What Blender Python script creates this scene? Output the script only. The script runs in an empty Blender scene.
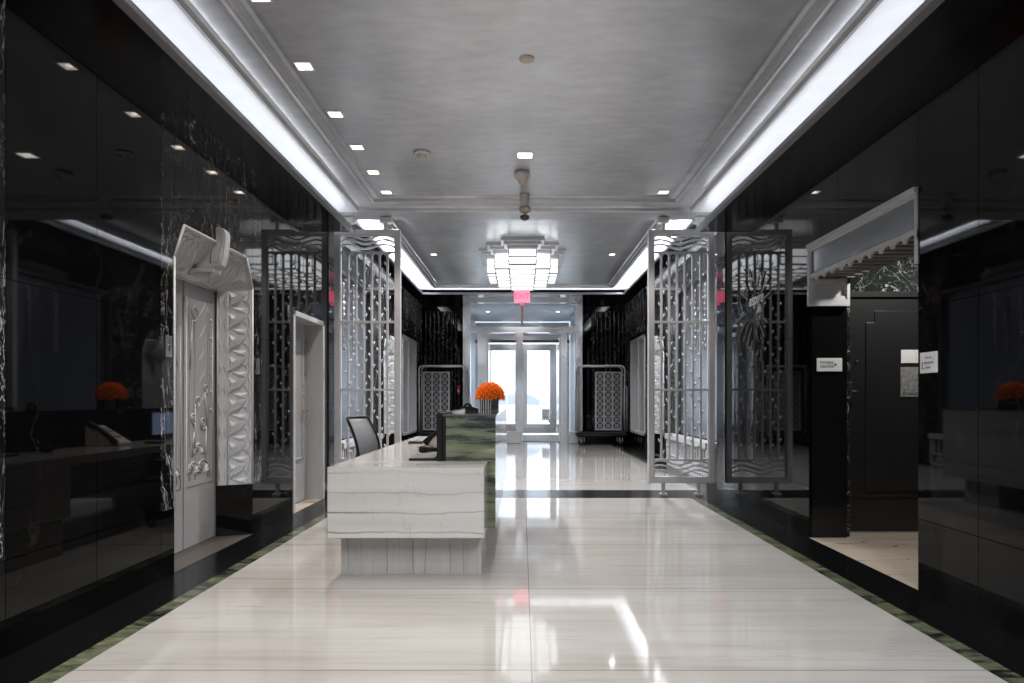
import bpy, math, random
from mathutils import Vector, Matrix
random.seed(7)
PI = math.pi
col = bpy.context.scene.collection
sc = bpy.context.scene

# ------------------------------------------------------------------ materials
def new_mat(name):
    m = bpy.data.materials.new(name); m.use_nodes = True
    nt = m.node_tree
    b = nt.nodes['Principled BSDF']
    return m, nt, b

def setp(b, base=None, rough=None, metal=None, ior=None, coat=None, trans=None, spec=None):
    if base is not None: b.inputs['Base Color'].default_value = (*base, 1)
    if rough is not None: b.inputs['Roughness'].default_value = rough
    if metal is not None: b.inputs['Metallic'].default_value = metal
    if ior is not None: b.inputs['IOR'].default_value = ior
    if coat is not None: b.inputs['Coat Weight'].default_value = coat
    if trans is not None: b.inputs['Transmission Weight'].default_value = trans
    if spec is not None: b.inputs['Specular IOR Level'].default_value = spec

def coords(nt, scale=(1, 1, 1), rot=(0, 0, 0), loc=(0, 0, 0)):
    tc = nt.nodes.new('ShaderNodeTexCoord'); mp = nt.nodes.new('ShaderNodeMapping')
    nt.links.new(tc.outputs['Object'], mp.inputs['Vector'])
    mp.inputs['Scale'].default_value = scale; mp.inputs['Rotation'].default_value = rot
    mp.inputs['Location'].default_value = loc
    return mp.outputs['Vector']

def noise(nt, vec, scale=5, detail=4, rough=.55, dist=0.0):
    n = nt.nodes.new('ShaderNodeTexNoise'); nt.links.new(vec, n.inputs['Vector'])
    n.inputs['Scale'].default_value = scale; n.inputs['Detail'].default_value = detail
    n.inputs['Roughness'].default_value = rough; n.inputs['Distortion'].default_value = dist
    return n.outputs['Fac']

def ramp(nt, fac, stops):
    r = nt.nodes.new('ShaderNodeValToRGB'); nt.links.new(fac, r.inputs['Fac'])
    e = r.color_ramp.elements
    while len(e) < len(stops): e.new(.5)
    for i, (p, c) in enumerate(stops):
        e[i].position = p; e[i].color = (*c, 1) if len(c) == 3 else c
    return r.outputs['Color']

def mixc(nt, fac, a, b, mode='MIX'):
    m = nt.nodes.new('ShaderNodeMix'); m.data_type = 'RGBA'; m.blend_type = mode
    for s, v in (('Factor', fac), ('A', a), ('B', b)):
        i = [k for k in m.inputs if k.name == s and (k.type == 'RGBA' or s == 'Factor')][0]
        if hasattr(v, 'is_linked') or hasattr(v, 'links'): nt.links.new(v, i)
        else: i.default_value = v if not isinstance(v, tuple) else ((*v, 1) if len(v) == 3 else v)
    return [o for o in m.outputs if o.type == 'RGBA'][0]

def math_n(nt, op, a, b=None, c=None):
    m = nt.nodes.new('ShaderNodeMath'); m.operation = op
    for i, v in enumerate((a, b, c)):
        if v is None: continue
        if isinstance(v, (int, float)): m.inputs[i].default_value = v
        else: nt.links.new(v, m.inputs[i])
    return m.outputs[0]

def bump(nt, b, h, strength=.2, dist=.01):
    n = nt.nodes.new('ShaderNodeBump'); nt.links.new(h, n.inputs['Height'])
    n.inputs['Strength'].default_value = strength; n.inputs['Distance'].default_value = dist
    nt.links.new(n.outputs['Normal'], b.inputs['Normal'])

def simple(name, base, rough=.5, metal=0.0, ior=None, grain=.05, gs=40):
    m, nt, b = new_mat(name); setp(b, base, rough, metal, ior)
    f = noise(nt, coords(nt), gs, 3)
    c0 = tuple(v * (1 - grain) for v in base); c1 = tuple(min(1, v * (1 + grain)) for v in base)
    nt.links.new(ramp(nt, f, [(.3, c0), (.7, c1)]), b.inputs['Base Color'])
    return m

def veins(nt, vec, scale, width, detail=6, dist=.6, rough=.6):
    f = noise(nt, vec, scale, detail, rough, dist)
    d = math_n(nt, 'ABSOLUTE', math_n(nt, 'SUBTRACT', f, .5))
    return ramp(nt, d, [(0.0, (1, 1, 1)), (width, (0, 0, 0))])

def emit(name, colr, strength):
    m, nt, b = new_mat(name); setp(b, colr, .4)
    b.inputs['Emission Color'].default_value = (*colr, 1); b.inputs['Emission Strength'].default_value = strength
    return m

M = {}
def mk_black():
    m, nt, b = new_mat('polished black marble'); setp(b, (.002, .002, .0022), .03, 0, 1.30)
    v = veins(nt, coords(nt, (1.1, .5, .35)), 2.3, .006)
    k = noise(nt, coords(nt), 1.3, 2)
    nt.links.new(mixc(nt, math_n(nt, 'MULTIPLY', v, math_n(nt, 'MULTIPLY', k, .06)), (.002, .002, .0022), (.3, .3, .3)), b.inputs['Base Color'])
    return m
def mk_veined(name='veined black marble', amt=.75, ws=1.0, vs=(1, 1, .38), bc=(.006, .006, .007)):
    m, nt, b = new_mat(name); setp(b, (.008, .008, .009), .045 if amt > .6 else .12, 0, 1.36)
    v1 = veins(nt, coords(nt, vs), 2.5 * ws, .0085, 5, 1.3)
    v2 = veins(nt, coords(nt, vs, (0, 0, .6), (5, 2, 1)), 5.5 * ws, .008, 5, 1.4)
    k = ramp(nt, noise(nt, coords(nt, vs), 2.2, 2), [(.36, (.12, .12, .12)), (.60, (1, 1, 1))])
    f = math_n(nt, 'MULTIPLY', math_n(nt, 'MAXIMUM', v1, math_n(nt, 'MULTIPLY', v2, .7)), math_n(nt, 'MULTIPLY', k, amt))
    nt.links.new(mixc(nt, f, bc, (.62, .64, .63)), b.inputs['Base Color'])
    return m
def mk_floor():
    m, nt, b = new_mat('white veined floor marble'); setp(b, (.6, .58, .55), .06, 0, 1.5)
    tint = ramp(nt, noise(nt, coords(nt, (.3, 1.6, 1)), 1.1, 4), [(.3, (.35, .325, .30)), (.55, (.418, .396, .373)), (.75, (.455, .44, .42))])
    band = noise(nt, coords(nt, (.22, 6, 1)), 2.6, 6, .6, .35)
    band = ramp(nt, band, [(.34, (.86, .84, .81)), (.48, (1, 1, 1))])
    v = veins(nt, coords(nt, (.16, 2.6, 1)), 2.4, .016, 5, .5)
    k = ramp(nt, noise(nt, coords(nt, (.5, 1.5, 1)), 1.7, 3), [(.42, (0, 0, 0)), (.62, (1, 1, 1))])
    c = mixc(nt, .8, tint, band, 'MULTIPLY')
    c = mixc(nt, math_n(nt, 'MULTIPLY', math_n(nt, 'MULTIPLY', v, k), .6), c, (.30, .275, .245))
    # slab joints: every 1.37 m in depth, one along the middle of the hall
    s = nt.nodes.new('ShaderNodeSeparateXYZ'); tc = nt.nodes.new('ShaderNodeTexCoord')
    nt.links.new(tc.outputs['Object'], s.inputs[0])
    ym = math_n(nt, 'ABSOLUTE', math_n(nt, 'SUBTRACT', math_n(nt, 'FRACT', math_n(nt, 'DIVIDE', math_n(nt, 'ADD', s.outputs[1], 10.54 - .685), 1.37)), .5))
    jy = math_n(nt, 'LESS_THAN', ym, .0032)
    jx = math_n(nt, 'LESS_THAN', math_n(nt, 'ABSOLUTE', math_n(nt, 'SUBTRACT', s.outputs[0], .045)), .003)
    c = mixc(nt, math_n(nt, 'MULTIPLY', math_n(nt, 'MAXIMUM', jx, jy), .75), c, (.10, .09, .08))
    nt.links.new(c, b.inputs['Base Color'])
    return m
def mk_white_marble(name, vscale, base=(.49, .475, .455), wave=None):
    m, nt, b = new_mat(name); setp(b, base, .12, 0, 1.5)
    d = tuple(v * .86 for v in base)
    c = ramp(nt, noise(nt, coords(nt, tuple(v * .7 for v in vscale)), 2.0, 4, .5, .1), [(.34, d), (.6, base)])
    if wave:
        w = nt.nodes.new('ShaderNodeTexWave'); w.wave_type = 'BANDS'; w.bands_direction = wave[0]
        nt.links.new(coords(nt, wave[2]), w.inputs['Vector'])
        w.inputs['Scale'].default_value = wave[1]; w.inputs['Distortion'].default_value = wave[3]; w.inputs['Detail'].default_value = 4; w.inputs['Detail Scale'].default_value = 1.3; w.inputs['Detail Roughness'].default_value = .6
        v = ramp(nt, w.outputs['Fac'], [(.965, (0, 0, 0)), (1.0, (1, 1, 1))])
        k = ramp(nt, noise(nt, coords(nt, tuple(q * .6 for q in vscale), (0, 0, 0), (4, 0, 2)), 2, 2), [(.40, (.12, .12, .12)), (.62, (1, 1, 1))])
        v = math_n(nt, 'MULTIPLY', v, k)
    else:
        v = veins(nt, coords(nt, tuple(q * .8 for q in vscale)), 1.3, .0075, 3, .12, .45)
    v2 = veins(nt, coords(nt, (2.6, 2.6, .45), (0, .35, 0)), 1.0, .0022, 4, .25)
    c = mixc(nt, math_n(nt, 'MULTIPLY', v, .9), c, (.10, .09, .08))
    c = mixc(nt, math_n(nt, 'MULTIPLY', v2, .22), c, (.2, .18, .16))
    nt.links.new(c, b.inputs['Base Color'])
    return m
def mk_green(name, vscale, dark=1.0):
    m, nt, b = new_mat(name); setp(b, (.1, .12, .05), .12, 0, 1.5)
    f = noise(nt, coords(nt, vscale), 2.2, 8, .66, .22)
    c = ramp(nt, f, [(.37, (.010 * dark, .014 * dark, .013 * dark)), (.43, (.030 * dark, .040 * dark, .028 * dark)), (.465, (.10 * dark, .12 * dark, .055 * dark)),
                     (.60, (.17 * dark, .19 * dark, .085 * dark)), (.68, (.34 * dark, .28 * dark, .19 * dark))])
    hs = nt.nodes.new('ShaderNodeHueSaturation'); hs.inputs['Saturation'].default_value = .72; nt.links.new(c, hs.inputs['Color']); nt.links.new(hs.outputs[0], b.inputs['Base Color'])
    return m
def mk_silver(name, base=(.55, .55, .56), rough=.33, metal=.45, bs=0.0, gs=30):
    m, nt, b = new_mat(name); setp(b, base, rough, metal)
    f = noise(nt, coords(nt, (1, 1, .15)), gs, 4)
    nt.links.new(ramp(nt, f, [(.3, tuple(v * .9 for v in base)), (.7, tuple(min(1, v * 1.08) for v in base))]), b.inputs['Base Color'])
    if bs: bump(nt, b, noise(nt, coords(nt), 25, 3), bs, .01)
    return m
def mk_ceiling():
    m, nt, b = new_mat('silver leaf ceiling paint'); setp(b, (.72, .72, .74), .27, .38, 1.6)
    f = noise(nt, coords(nt, (1, 1, 1), (0, 0, .5)), 1.6, 3, .5)
    g = noise(nt, coords(nt, (1.2, 2.6, 1), (0, 0, .25), (3, 1, 0)), 4, 2, .5)
    h = math_n(nt, 'ADD', math_n(nt, 'MULTIPLY', f, .6), math_n(nt, 'MULTIPLY', g, .4))
    nt.links.new(ramp(nt, h, [(.32, (.53, .54, .57)), (.68, (.71, .72, .75))]), b.inputs['Base Color'])
    return m
def mk_glass(name, tint=(.92, .95, .97), refl=.9):
    m = bpy.data.materials.new(name); m.use_nodes = True; nt = m.node_tree
    for n in list(nt.nodes): nt.nodes.remove(n)
    o = nt.nodes.new('ShaderNodeOutputMaterial'); t = nt.nodes.new('ShaderNodeBsdfTransparent'); g = nt.nodes.new('ShaderNodeBsdfGlossy')
    g.inputs['Roughness'].default_value = .02; t.inputs['Color'].default_value = (*tint, 1)
    fr = nt.nodes.new('ShaderNodeFresnel'); fr.inputs['IOR'].default_value = 1.5
    mx = nt.nodes.new('ShaderNodeMixShader')
    nt.links.new(math_n(nt, 'MULTIPLY', fr.outputs[0], refl), mx.inputs[0])
    nt.links.new(t.outputs[0], mx.inputs[1]); nt.links.new(g.outputs[0], mx.inputs[2]); nt.links.new(mx.outputs[0], o.inputs[0])
    return m

M['black'] = mk_black()
M['veined'] = mk_veined()
M['flute'] = mk_veined('fluted black marble', .5, .7, (1, 1, .5))
M['greenvein'] = mk_veined('green black marble', 1.0, 1.1, (1, 1, 1.2), (.012, .0145, .014))
M['floor'] = mk_floor()
M['desk_h'] = mk_white_marble('white desk marble with level veins', (.35, .35, 5), (.47, .455, .44), ('Z', 2.3, (.45, .45, 1), 2.6))
M['desk_v'] = mk_white_marble('white desk marble with upright veins', (6, 1, .3), (.44, .43, .42), ('X', 3.4, (1, .3, .4), 2.2))
M['desk_top'] = mk_white_marble('white worktop marble', (.35, 3.2, 1), (.50, .48, .46), ('Y', 1.6, (.3, 1, 1), 2.5))
M['green'] = mk_green('green banded marble', (.7, 1, 6.0), .95)
M['green_floor'] = mk_green('green border marble', (1.6, 5, 1), .72)
M['border'] = simple('black border marble', (.003, .003, .0032), .2, 0, 1.35)
M['silver'] = simple('brushed nickel', (.62, .62, .635), .5, .25, grain=.03, gs=12)
M['relief'] = simple('cast nickel relief', (.54, .54, .55), .55, .12, grain=.03, gs=12)
M['dooralu'] = simple('embossed nickel door', (.40, .40, .41), .5, .3, grain=.03, gs=12)
M['steel'] = mk_silver('polished steel', (.66, .66, .67), .14, .92)
M['cartsteel'] = mk_silver('cart steel tube', (.62, .62, .63), .3, .8)
M['darksteel'] = simple('dark steel', (.12, .12, .125), .3, .8)
M['ceiling'] = mk_ceiling()
M['cove'] = simple('cove silver paint', (.66, .66, .68), .38, .25, grain=.04, gs=6)
M['soffit'] = simple('black soffit lacquer', (.006, .006, .007), .12, 0, 1.45)
M['trimsilver'] = mk_silver('silver lip trim', (.42, .42, .44), .35, .6)
M['paint'] = simple('pale grey door paint', (.42, .42, .425), .35)
M['blackpaint'] = simple('black door paint', (.016, .016, .017), .32)
M['plastic_black'] = simple('black plastic', (.004, .004, .0045), .5, 0, 1.3)
M['plastic_white'] = simple('white plastic', (.75, .74, .72), .4)
M['plastic_grey'] = simple('grey mesh fabric', (.13, .13, .135), .5)
M['cream'] = simple('cream plastic', (.72, .62, .52), .4)
M['gold'] = simple('brass', (.85, .50, .22), .22, .95)
M['orange'] = simple('orange petals', (1.0, .23, .006), .85, grain=.2, gs=60)
M['orange_dark'] = simple('deep orange petals', (.85, .10, .003), .7)
M['vase'] = simple('black lacquer', (.012, .012, .012), .15)
M['stripe'] = simple('silver inlay', (.75, .75, .75), .3, .6)
M['paper'] = simple('white paper', (.72, .72, .71), .6)
M['greypaper'] = simple('grey poster paper', (.22, .22, .22), .6, grain=.4, gs=30)
M['ink'] = simple('black ink', (.02, .02, .02), .6)
M['red'] = simple('red sign', (.55, .03, .06), .5)
M['glass'] = mk_glass('clear glass')
M['mirrorglass'] = simple('grey mirrored glass', (.26, .28, .29), .09, .75, grain=.03)
M['bluemirror'] = simple('smoked blue mirror', (.20, .22, .27), .28, .6, grain=.03)
M['counterstone'] = simple('grey polished counter stone', (.07, .075, .07), .07, 0, 1.5, .25, 9)
M['recessfloor'] = mk_white_marble('beige recess floor marble', (.4, 3, 1), (.50, .42, .34))
M['sill'] = simple('brown grey sill metal', (.085, .075, .068), .4, .3)
M['slat'] = simple('brown bronze slat', (.16, .14, .13), .45, .1)
M['rubber'] = simple('black rubber', (.015, .015, .015), .6)
M['carpet'] = simple('dark carpet', (.02, .02, .022), .9)
M['vestibule'] = simple('pale blue plaster', (.62, .66, .72), .5)
M['cove_light'] = emit('cove light strip', (.90, .94, 1.0), 12)
M['cove_far'] = emit('bright cove light strip', (.90, .94, 1.0), 60)
M['lamp_glow'] = emit('warm lamp glow', (1.0, .84, .70), 3.2)
M['lamp_white'] = emit('white lamp glow', (1.0, .96, .90), 6)
M['chand'] = emit('opal light glass', (.95, .98, 1.0), 1.3)
M['exit_glow'] = emit('red exit letters', (1.0, .05, .12), 1.6)
M['exit_face'] = emit('pink exit face', (1.0, .25, .38), .75)
M['screen_glow'] = emit('lit screen', (.30, .40, .62), .9)
M['street'] = simple('pale asphalt', (.5, .5, .5), .8)
M['facade'] = simple('pale limestone', (.75, .76, .78), .8)
M['carpaint'] = simple('white car paint', (.50, .52, .56), .25)
M['carglass'] = simple('car window glass', (.26, .29, .33), .08)

# ------------------------------------------------------------------ mesh builder
class MB:
    def __init__(s): s.v = []; s.f = []; s.m = []; s.s = []; s.cm = 0; s.T = None
    def add(s, vs, fs, smooth=False):
        n = len(s.v)
        for p in vs:
            p = Vector(p)
            s.v.append(s.T @ p if s.T else p)
        for f in fs:
            s.f.append([n + i for i in f]); s.m.append(s.cm); s.s.append(smooth)
        return s
    def box(s, x0, x1, y0, y1, z0, z1):
        vs = [(x, y, z) for z in (z0, z1) for y in (y0, y1) for x in (x0, x1)]
        return s.add(vs, [(0, 2, 3, 1), (4, 5, 7, 6), (0, 1, 5, 4), (2, 6, 7, 3), (0, 4, 6, 2), (1, 3, 7, 5)])
    def rbox(s, x0, x1, y0, y1, z0, z1, b):
        # box with chamfered vertical edges and top/bottom bevel
        def ring(i, z):
            a0, a1, c0, c1 = x0 + i, x1 - i, y0 + i, y1 - i
            return [(a0 + b, c0, z), (a1 - b, c0, z), (a1, c0 + b, z), (a1, c1 - b, z), (a1 - b, c1, z), (a0 + b, c1, z), (a0, c1 - b, z), (a0, c0 + b, z)]
        vs = ring(b, z0) + ring(0, z0 + b) + ring(0, z1 - b) + ring(b, z1)
        fs = [list(range(7, -1, -1)), list(range(24, 32))]
        for r in range(3):
            for i in range(8):
                j = (i + 1) % 8; fs.append((r * 8 + i, r * 8 + j, r * 8 + 8 + j, r * 8 + 8 + i))
        return s.add(vs, fs)
    def prism(s, poly, axis, a, b):
        # poly: 2D points; axis 'x': (y,z), 'y': (x,z), 'z': (x,y)
        def P(p, t): return {'x': (t, p[0], p[1]), 'y': (p[0], t, p[1]), 'z': (p[0], p[1], t)}[axis]
        n = len(poly); vs = [P(p, a) for p in poly] + [P(p, b) for p in poly]
        fs = [list(range(n - 1, -1, -1)), list(range(n, 2 * n))] + [(i, (i + 1) % n, n + (i + 1) % n, n + i) for i in range(n)]
        return s.add(vs, fs)
    def sweep(s, prof, path, smooth=False):
        # path: list of functions/point-maps turning a profile point into 3D
        n = len(prof); vs = []
        for fn in path: vs += [fn(p) for p in prof]
        fs = [(k * n + i, k * n + i + 1, (k + 1) * n + i + 1, (k + 1) * n + i) for k in range(len(path) - 1) for i in range(n - 1)]
        return s.add(vs, fs, smooth)
    def tube(s, pts, r, seg=8, closed=False, caps=True, flat=None):
        pts = [Vector(p) for p in pts]; n = len(pts); vs = []; up = None
        for i, p in enumerate(pts):
            a = pts[i - 1] if (i or closed) else p; c = pts[(i + 1) % n] if (i < n - 1 or closed) else p
            t = (c - a).normalized()
            if up is None:
                up = Vector((0, 0, 1)) if abs(t.z) < .9 else Vector((1, 0, 0))
            u = (up - t * up.dot(t)).normalized(); w = t.cross(u); up = u
            rr = r[i] if isinstance(r, (list, tuple)) else r
            for k in range(seg):
                th = 2 * PI * (k + .5) / seg; vs.append(p + u * math.cos(th) * rr + w * math.sin(th) * rr)
        fs = []
        for i in range(n if closed else n - 1):
            j = (i + 1) % n
            for k in range(seg):
                l = (k + 1) % seg; fs.append((i * seg + k, i * seg + l, j * seg + l, j * seg + k))
        if caps and not closed: fs += [list(range(seg - 1, -1, -1)), [(n - 1) * seg + k for k in range(seg)]]
        return s.add(vs, fs, seg > 4)
    def bar(s, a, b, w, h, up=(0, 0, 1)):
        a = Vector(a); b = Vector(b); t = (b - a).normalized(); u = Vector(up); u = (u - t * u.dot(t))
        if u.length < 1e-4: u = Vector((1, 0, 0)) - t * t.x
        u.normalize(); v = t.cross(u)
        vs = [p + v * sx * w / 2 + u * sy * h / 2 for p in (a, b) for sx, sy in ((-1, -1), (1, -1), (1, 1), (-1, 1))]
        return s.add(vs, [(3, 2, 1, 0), (4, 5, 6, 7)] + [(i, (i + 1) % 4, 4 + (i + 1) % 4, 4 + i) for i in range(4)])
    def lathe(s, prof, c=(0, 0, 0), axis='z', seg=20):
        vs = []; n = len(prof)
        for k in range(seg):
            th = 2 * PI * k / seg
            for r, h in prof:
                a, b = r * math.cos(th), r * math.sin(th)
                p = {'z': (a, b, h), 'x': (h, a, b), 'y': (b, h, a)}[axis]
                vs.append((c[0] + p[0], c[1] + p[1], c[2] + p[2]))
        fs = [(k * n + i, ((k + 1) % seg) * n + i, ((k + 1) % seg) * n + i + 1, k * n + i + 1) for k in range(seg) for i in range(n - 1)]
        return s.add(vs, fs, True)
    def pyr(s, pts, nrm, h):
        pts = [Vector(p) for p in pts]; c = sum(pts, Vector()) / len(pts) + Vector(nrm).normalized() * h; n = len(pts)
        return s.add(pts + [c], [(i, (i + 1) % n, n) for i in range(n)])
    def quad(s, *p): return s.add(p, [list(range(len(p)))])
    def build(s, name, mat, parent=None, bevel=0):
        me = bpy.data.meshes.new(name); me.from_pydata([tuple(v) for v in s.v], [], s.f)
        for mm in (mat if isinstance(mat, (list, tuple)) else [mat]): me.materials.append(M[mm])
        me.polygons.foreach_set('material_index', s.m); me.polygons.foreach_set('use_smooth', s.s)
        me.update()
        o = bpy.data.objects.new(name, me); col.objects.link(o)
        if parent: o.parent = parent
        if bevel:
            bv = o.modifiers.new('bevel', 'BEVEL'); bv.width = bevel; bv.segments = 2; bv.limit_method = 'ANGLE'
        return o

def tag(o, label=None, cat=None, group=None, kind=None):
    if label: o['label'] = label
    if cat: o['category'] = cat
    if group: o['group'] = group
    if kind: o['kind'] = kind
    return o
def thing(name, label, cat, loc=(0, 0, 0), rz=0, group=None, kind=None):
    o = bpy.data.objects.new(name, None); col.objects.link(o); o.location = loc; o.rotation_euler = (0, 0, rz)
    return tag(o, label, cat, group, kind)
def struct(o, label, cat):
    return tag(o, label, cat, kind='structure')
def copy_tree(o, parent=None):
    c = o.copy(); col.objects.link(c)
    if parent: c.parent = parent
    for ch in list(o.children): copy_tree(ch, c)
    return c
def text(name, body, size, mat, parent, M4, ext=.001, align='CENTER', shear=0):
    cu = bpy.data.curves.new(name, 'FONT'); cu.body = body; cu.size = size; cu.extrude = ext; cu.shear = shear; cu.align_x = align; cu.align_y = 'CENTER'
    cu.materials.append(M[mat])
    o = bpy.data.objects.new(name, cu); col.objects.link(o); me = bpy.data.meshes.new_from_object(o); bpy.data.objects.remove(o)
    o = bpy.data.objects.new(name, me); col.objects.link(o); o.parent = parent; o.matrix_local = M4
    return o
def basis(x, y, z, loc):
    m = Matrix((x, y, z)).transposed().to_4x4(); m.translation = loc; return m
def FACE_CAM(loc): return basis((1, 0, 0), (0, 0, 1), (0, -1, 0), loc)          # reads from the hall's near end
def FACE_LEFT(loc): return basis((0, -1, 0), (0, 0, 1), (-1, 0, 0), loc)       # on the right wall, facing into the hall
def FACE_RIGHT(loc): return basis((0, 1, 0), (0, 0, 1), (1, 0, 0), loc)        # on the left wall, facing into the hall

# ------------------------------------------------------------------ dimensions (metres; camera at the origin of the plan)
WL, WR = -2.51, 2.606          # near bay walls
C = .035                       # middle of the hall
W2L, W2R = -2.92, 3.0          # far bay walls
Y0, YB0, YB1, YE = -3.5, 8.74, 9.13, 20.0
SOF = 3.40; ZC = 3.75; SOF2 = 4.15; ZC2 = 4.32
Y_DOOR = 25.0

# ------------------------------------------------------------------ floor
mb = MB().box(-2.075, 2.15, Y0, 8.71, -.1, 0).box(-2.40, 2.45, 9.48, 24.9, -.1, 0)
struct(mb.build('floor', 'floor'), 'polished white marble floor with fine brown veins', 'floor')
mb = MB()
for a, b in ((WL - .25, -2.18), (2.26, WR)): mb.box(a, b, Y0, 8.71, -.1, 0)
mb.box(W2L - .05, W2R + .05, 8.71, 9.48, -.1, 0)
mb.box(W2L - .05, -2.5, 9.48, YE, -.1, 0).box(2.55, W2R + .05, 9.48, YE, -.1, 0)
struct(mb.build('floor_border', 'border'), 'black marble border along the foot of the walls', 'floor border')
mb = MB().box(-2.18, -2.075, Y0, 8.71, -.1, 0).box(2.15, 2.26, Y0, 8.71, -.1, 0).box(-2.5, -2.40, 9.48, YE, -.1, 0).box(2.45, 2.55, 9.48, YE, -.1, 0)
struct(mb.build('floor_inlay', 'green_floor'), 'narrow green marble inlay strip between white floor and black border', 'floor inlay')

# ------------------------------------------------------------------ walls: slabs with fine joints on a dark backing
GAP = .0022
def slabs(mb, side, ys, zs, X, mats, th=.03):
    """one slab per cell of ys x zs; mats[i] is the material slot of column i (the lowest row is plain black base)"""
    for i in range(len(ys) - 1):
        for j in range(len(zs) - 1):
            mb.cm = mats[i] if zs[j] > .4 else 0
            x0, x1 = (X - th, X) if side < 0 else (X, X + th)
            mb.box(x0, x1, ys[i] + GAP, ys[i + 1] - GAP, zs[j] + (GAP if j else 0), zs[j + 1] - GAP)
    mb.cm = 0
ZS = [0, .47, 1.84, 3.64]
mb = MB()
slabs(mb, -1, [Y0, -1.2, .6, 2.4], ZS, WL, [0, 0, 0])
slabs(mb, -1, [2.4, 3.32], ZS, WL, [1])
slabs(mb, -1, [3.32, 4.03, 4.748], ZS, WL, [0, 0])
slabs(mb, -1, [4.748, 4.93], ZS, WL, [1])
slabs(mb, -1, [4.93, 6.36], [2.545, 3.64], WL, [1])
mb.cm = 1
mb.prism([(4.93, 2.29), (5.075, 2.545), (4.93, 2.545)], 'x', WL - .03, WL)
mb.prism([(6.36, 2.29), (6.36, 2.545), (6.215, 2.545)], 'x', WL - .03, WL)
slabs(mb, -1, [6.36, 6.59], ZS, WL, [1])
slabs(mb, -1, [6.59, 7.48], ZS, WL, [0])
slabs(mb, -1, [7.48, 8.66], [2.24, 3.64], WL, [0])
slabs(mb, -1, [8.66, YB1], ZS, WL, [0])
mb.cm = 2
for a, b, z0 in ((Y0, 4.93, 0), (4.93, 6.36, 2.62), (6.36, 7.48, 0), (7.48, 8.66, 2.24), (8.66, YB1, 0)):
    mb.box(WL - .29, WL - .029, a, b, z0, ZC + .05)
mb.box(WL - .6, WL - .45, 4.7, 6.6, 0, 2.8)
struct(mb.build('wall_left', ['black', 'veined', 'soffit']), 'polished black marble wall with veined marble beside the elevator', 'wall')

RZ = [0, .47, 1.85, 3.64]
mb = MB()
slabs(mb, 1, [Y0, -1.2, .6, 2.2, 3.9, 4.495], RZ, WR, [0] * 5)
slabs(mb, 1, [4.495, 5.63, 6.2], [2.655, 3.64], WR, [0, 0])
slabs(mb, 1, [6.2, 7.35, 8.2, YB1], RZ, WR, [0] * 3)
mb.cm = 1
mb.box(WR + .029, WR + .34, Y0, 4.49, 0, ZC + .05).box(WR + .029, WR + .34, 4.49, 6.2, 2.72, ZC + .05)
mb.box(WR + .029, WR + .345, 6.2, YB1, 0, ZC + .05)
struct(mb.build('wall_right', ['black', 'soffit']), 'polished black marble wall with fine joints', 'wall')

# recess of the fitness centre door on the right
mb = MB().box(WR, 4.6, 4.4, 6.45, -.1, 0)
struct(mb.build('floor_recess', 'recessfloor'), 'beige marble floor of the door recess', 'floor')
mb = MB(); mb.cm = 0; mb.box(WR + .345, 3.00, 6.25, 6.6, 0, 2.9); mb.cm = 0
mb.box(2.95, 4.6, 6.44, 6.7, 2.27, 3.0).box(4.3, 4.6, 6.44, 6.7, 0, 2.3).box(4.6, 4.7, 4.3, 6.7, 0, 3.0)
mb.cm = 1; mb.box(WR + .345, 4.7, 4.35, 4.45, 0, 3.0).box(WR + .05, 4.7, 4.3, 6.7, 2.95, 3.05)
struct(mb.build('wall_recess', ['greenvein', 'black']), 'green veined marble wall above and beside the black door', 'wall')

# ceiling of the near bay: stepped silver mouldings round a flat field
def ring(prof, ymode, yend, ystart):
    return [lambda p: (C - p[0], ystart, p[1]), lambda p: (C - p[0], yend - (prof[0][0] - p[0]) if ymode else yend, p[1]),
            lambda p: (C + p[0], yend - (prof[0][0] - p[0]) if ymode else yend, p[1]), lambda p: (C + p[0], ystart, p[1])]
prof = [(2.14, 3.656), (2.125, 3.665), (2.11, 3.70), (2.085, 3.712), (1.92, 3.712), (1.905, 3.702), (1.885, 3.702), (1.87, 3.712), (1.862, 3.737), (1.80, 3.737), (1.785, 3.731), (1.765, 3.75), (1.74, 3.75)]
mb = MB().sweep(prof, ring(prof, True, YB0, Y0))
mb.box(C - 1.745, C + 1.745, Y0, YB0 - .39, 3.75, 3.85)
struct(mb.build('ceiling', 'ceiling'), 'silver leaf ceiling with stepped mouldings over the reception desk', 'ceiling')
mb = MB(); mb.box(C - 2.7, C - 2.14, Y0, YB0, 3.656, 3.75).box(C + 2.14, C + 2.7, Y0, YB0, 3.656, 3.75)
struct(mb.build('trim_1', 'cove'), 'pale silver cove surfaces along both sides of the near ceiling', 'cove')
mb = MB(); mb.cm = 0
for s, W in ((-1, WL), (1, WR)):
    x = sorted((C + s * 2.235, W)); mb.box(x[0], x[1], Y0, YB0, SOF, SOF + .03)
mb.cm = 1
for s in (-1, 1):
    x = sorted((C + s * 2.17, C + s * 2.235)); mb.box(x[0], x[1], Y0, YB0, SOF - .004, SOF + .035)
struct(mb.build('trim_2', ['soffit', 'trimsilver']), 'black soffit with a silver lip below the near cove lights', 'soffit')
# beam between the bays
mb = MB().box(C - 3.2, C + 3.2, YB0, YB1, 3.656, 4.6)
mb.box(C - 3.3, WL - .02, YB1 - .05, YB1, 0, 4.6).box(WR + .02, C + 3.3, YB1 - .05, YB1, 0, 4.6)
struct(mb.build('trim_3', 'ceiling'), 'silver beam across the ceiling above the metal screens', 'beam')

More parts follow.
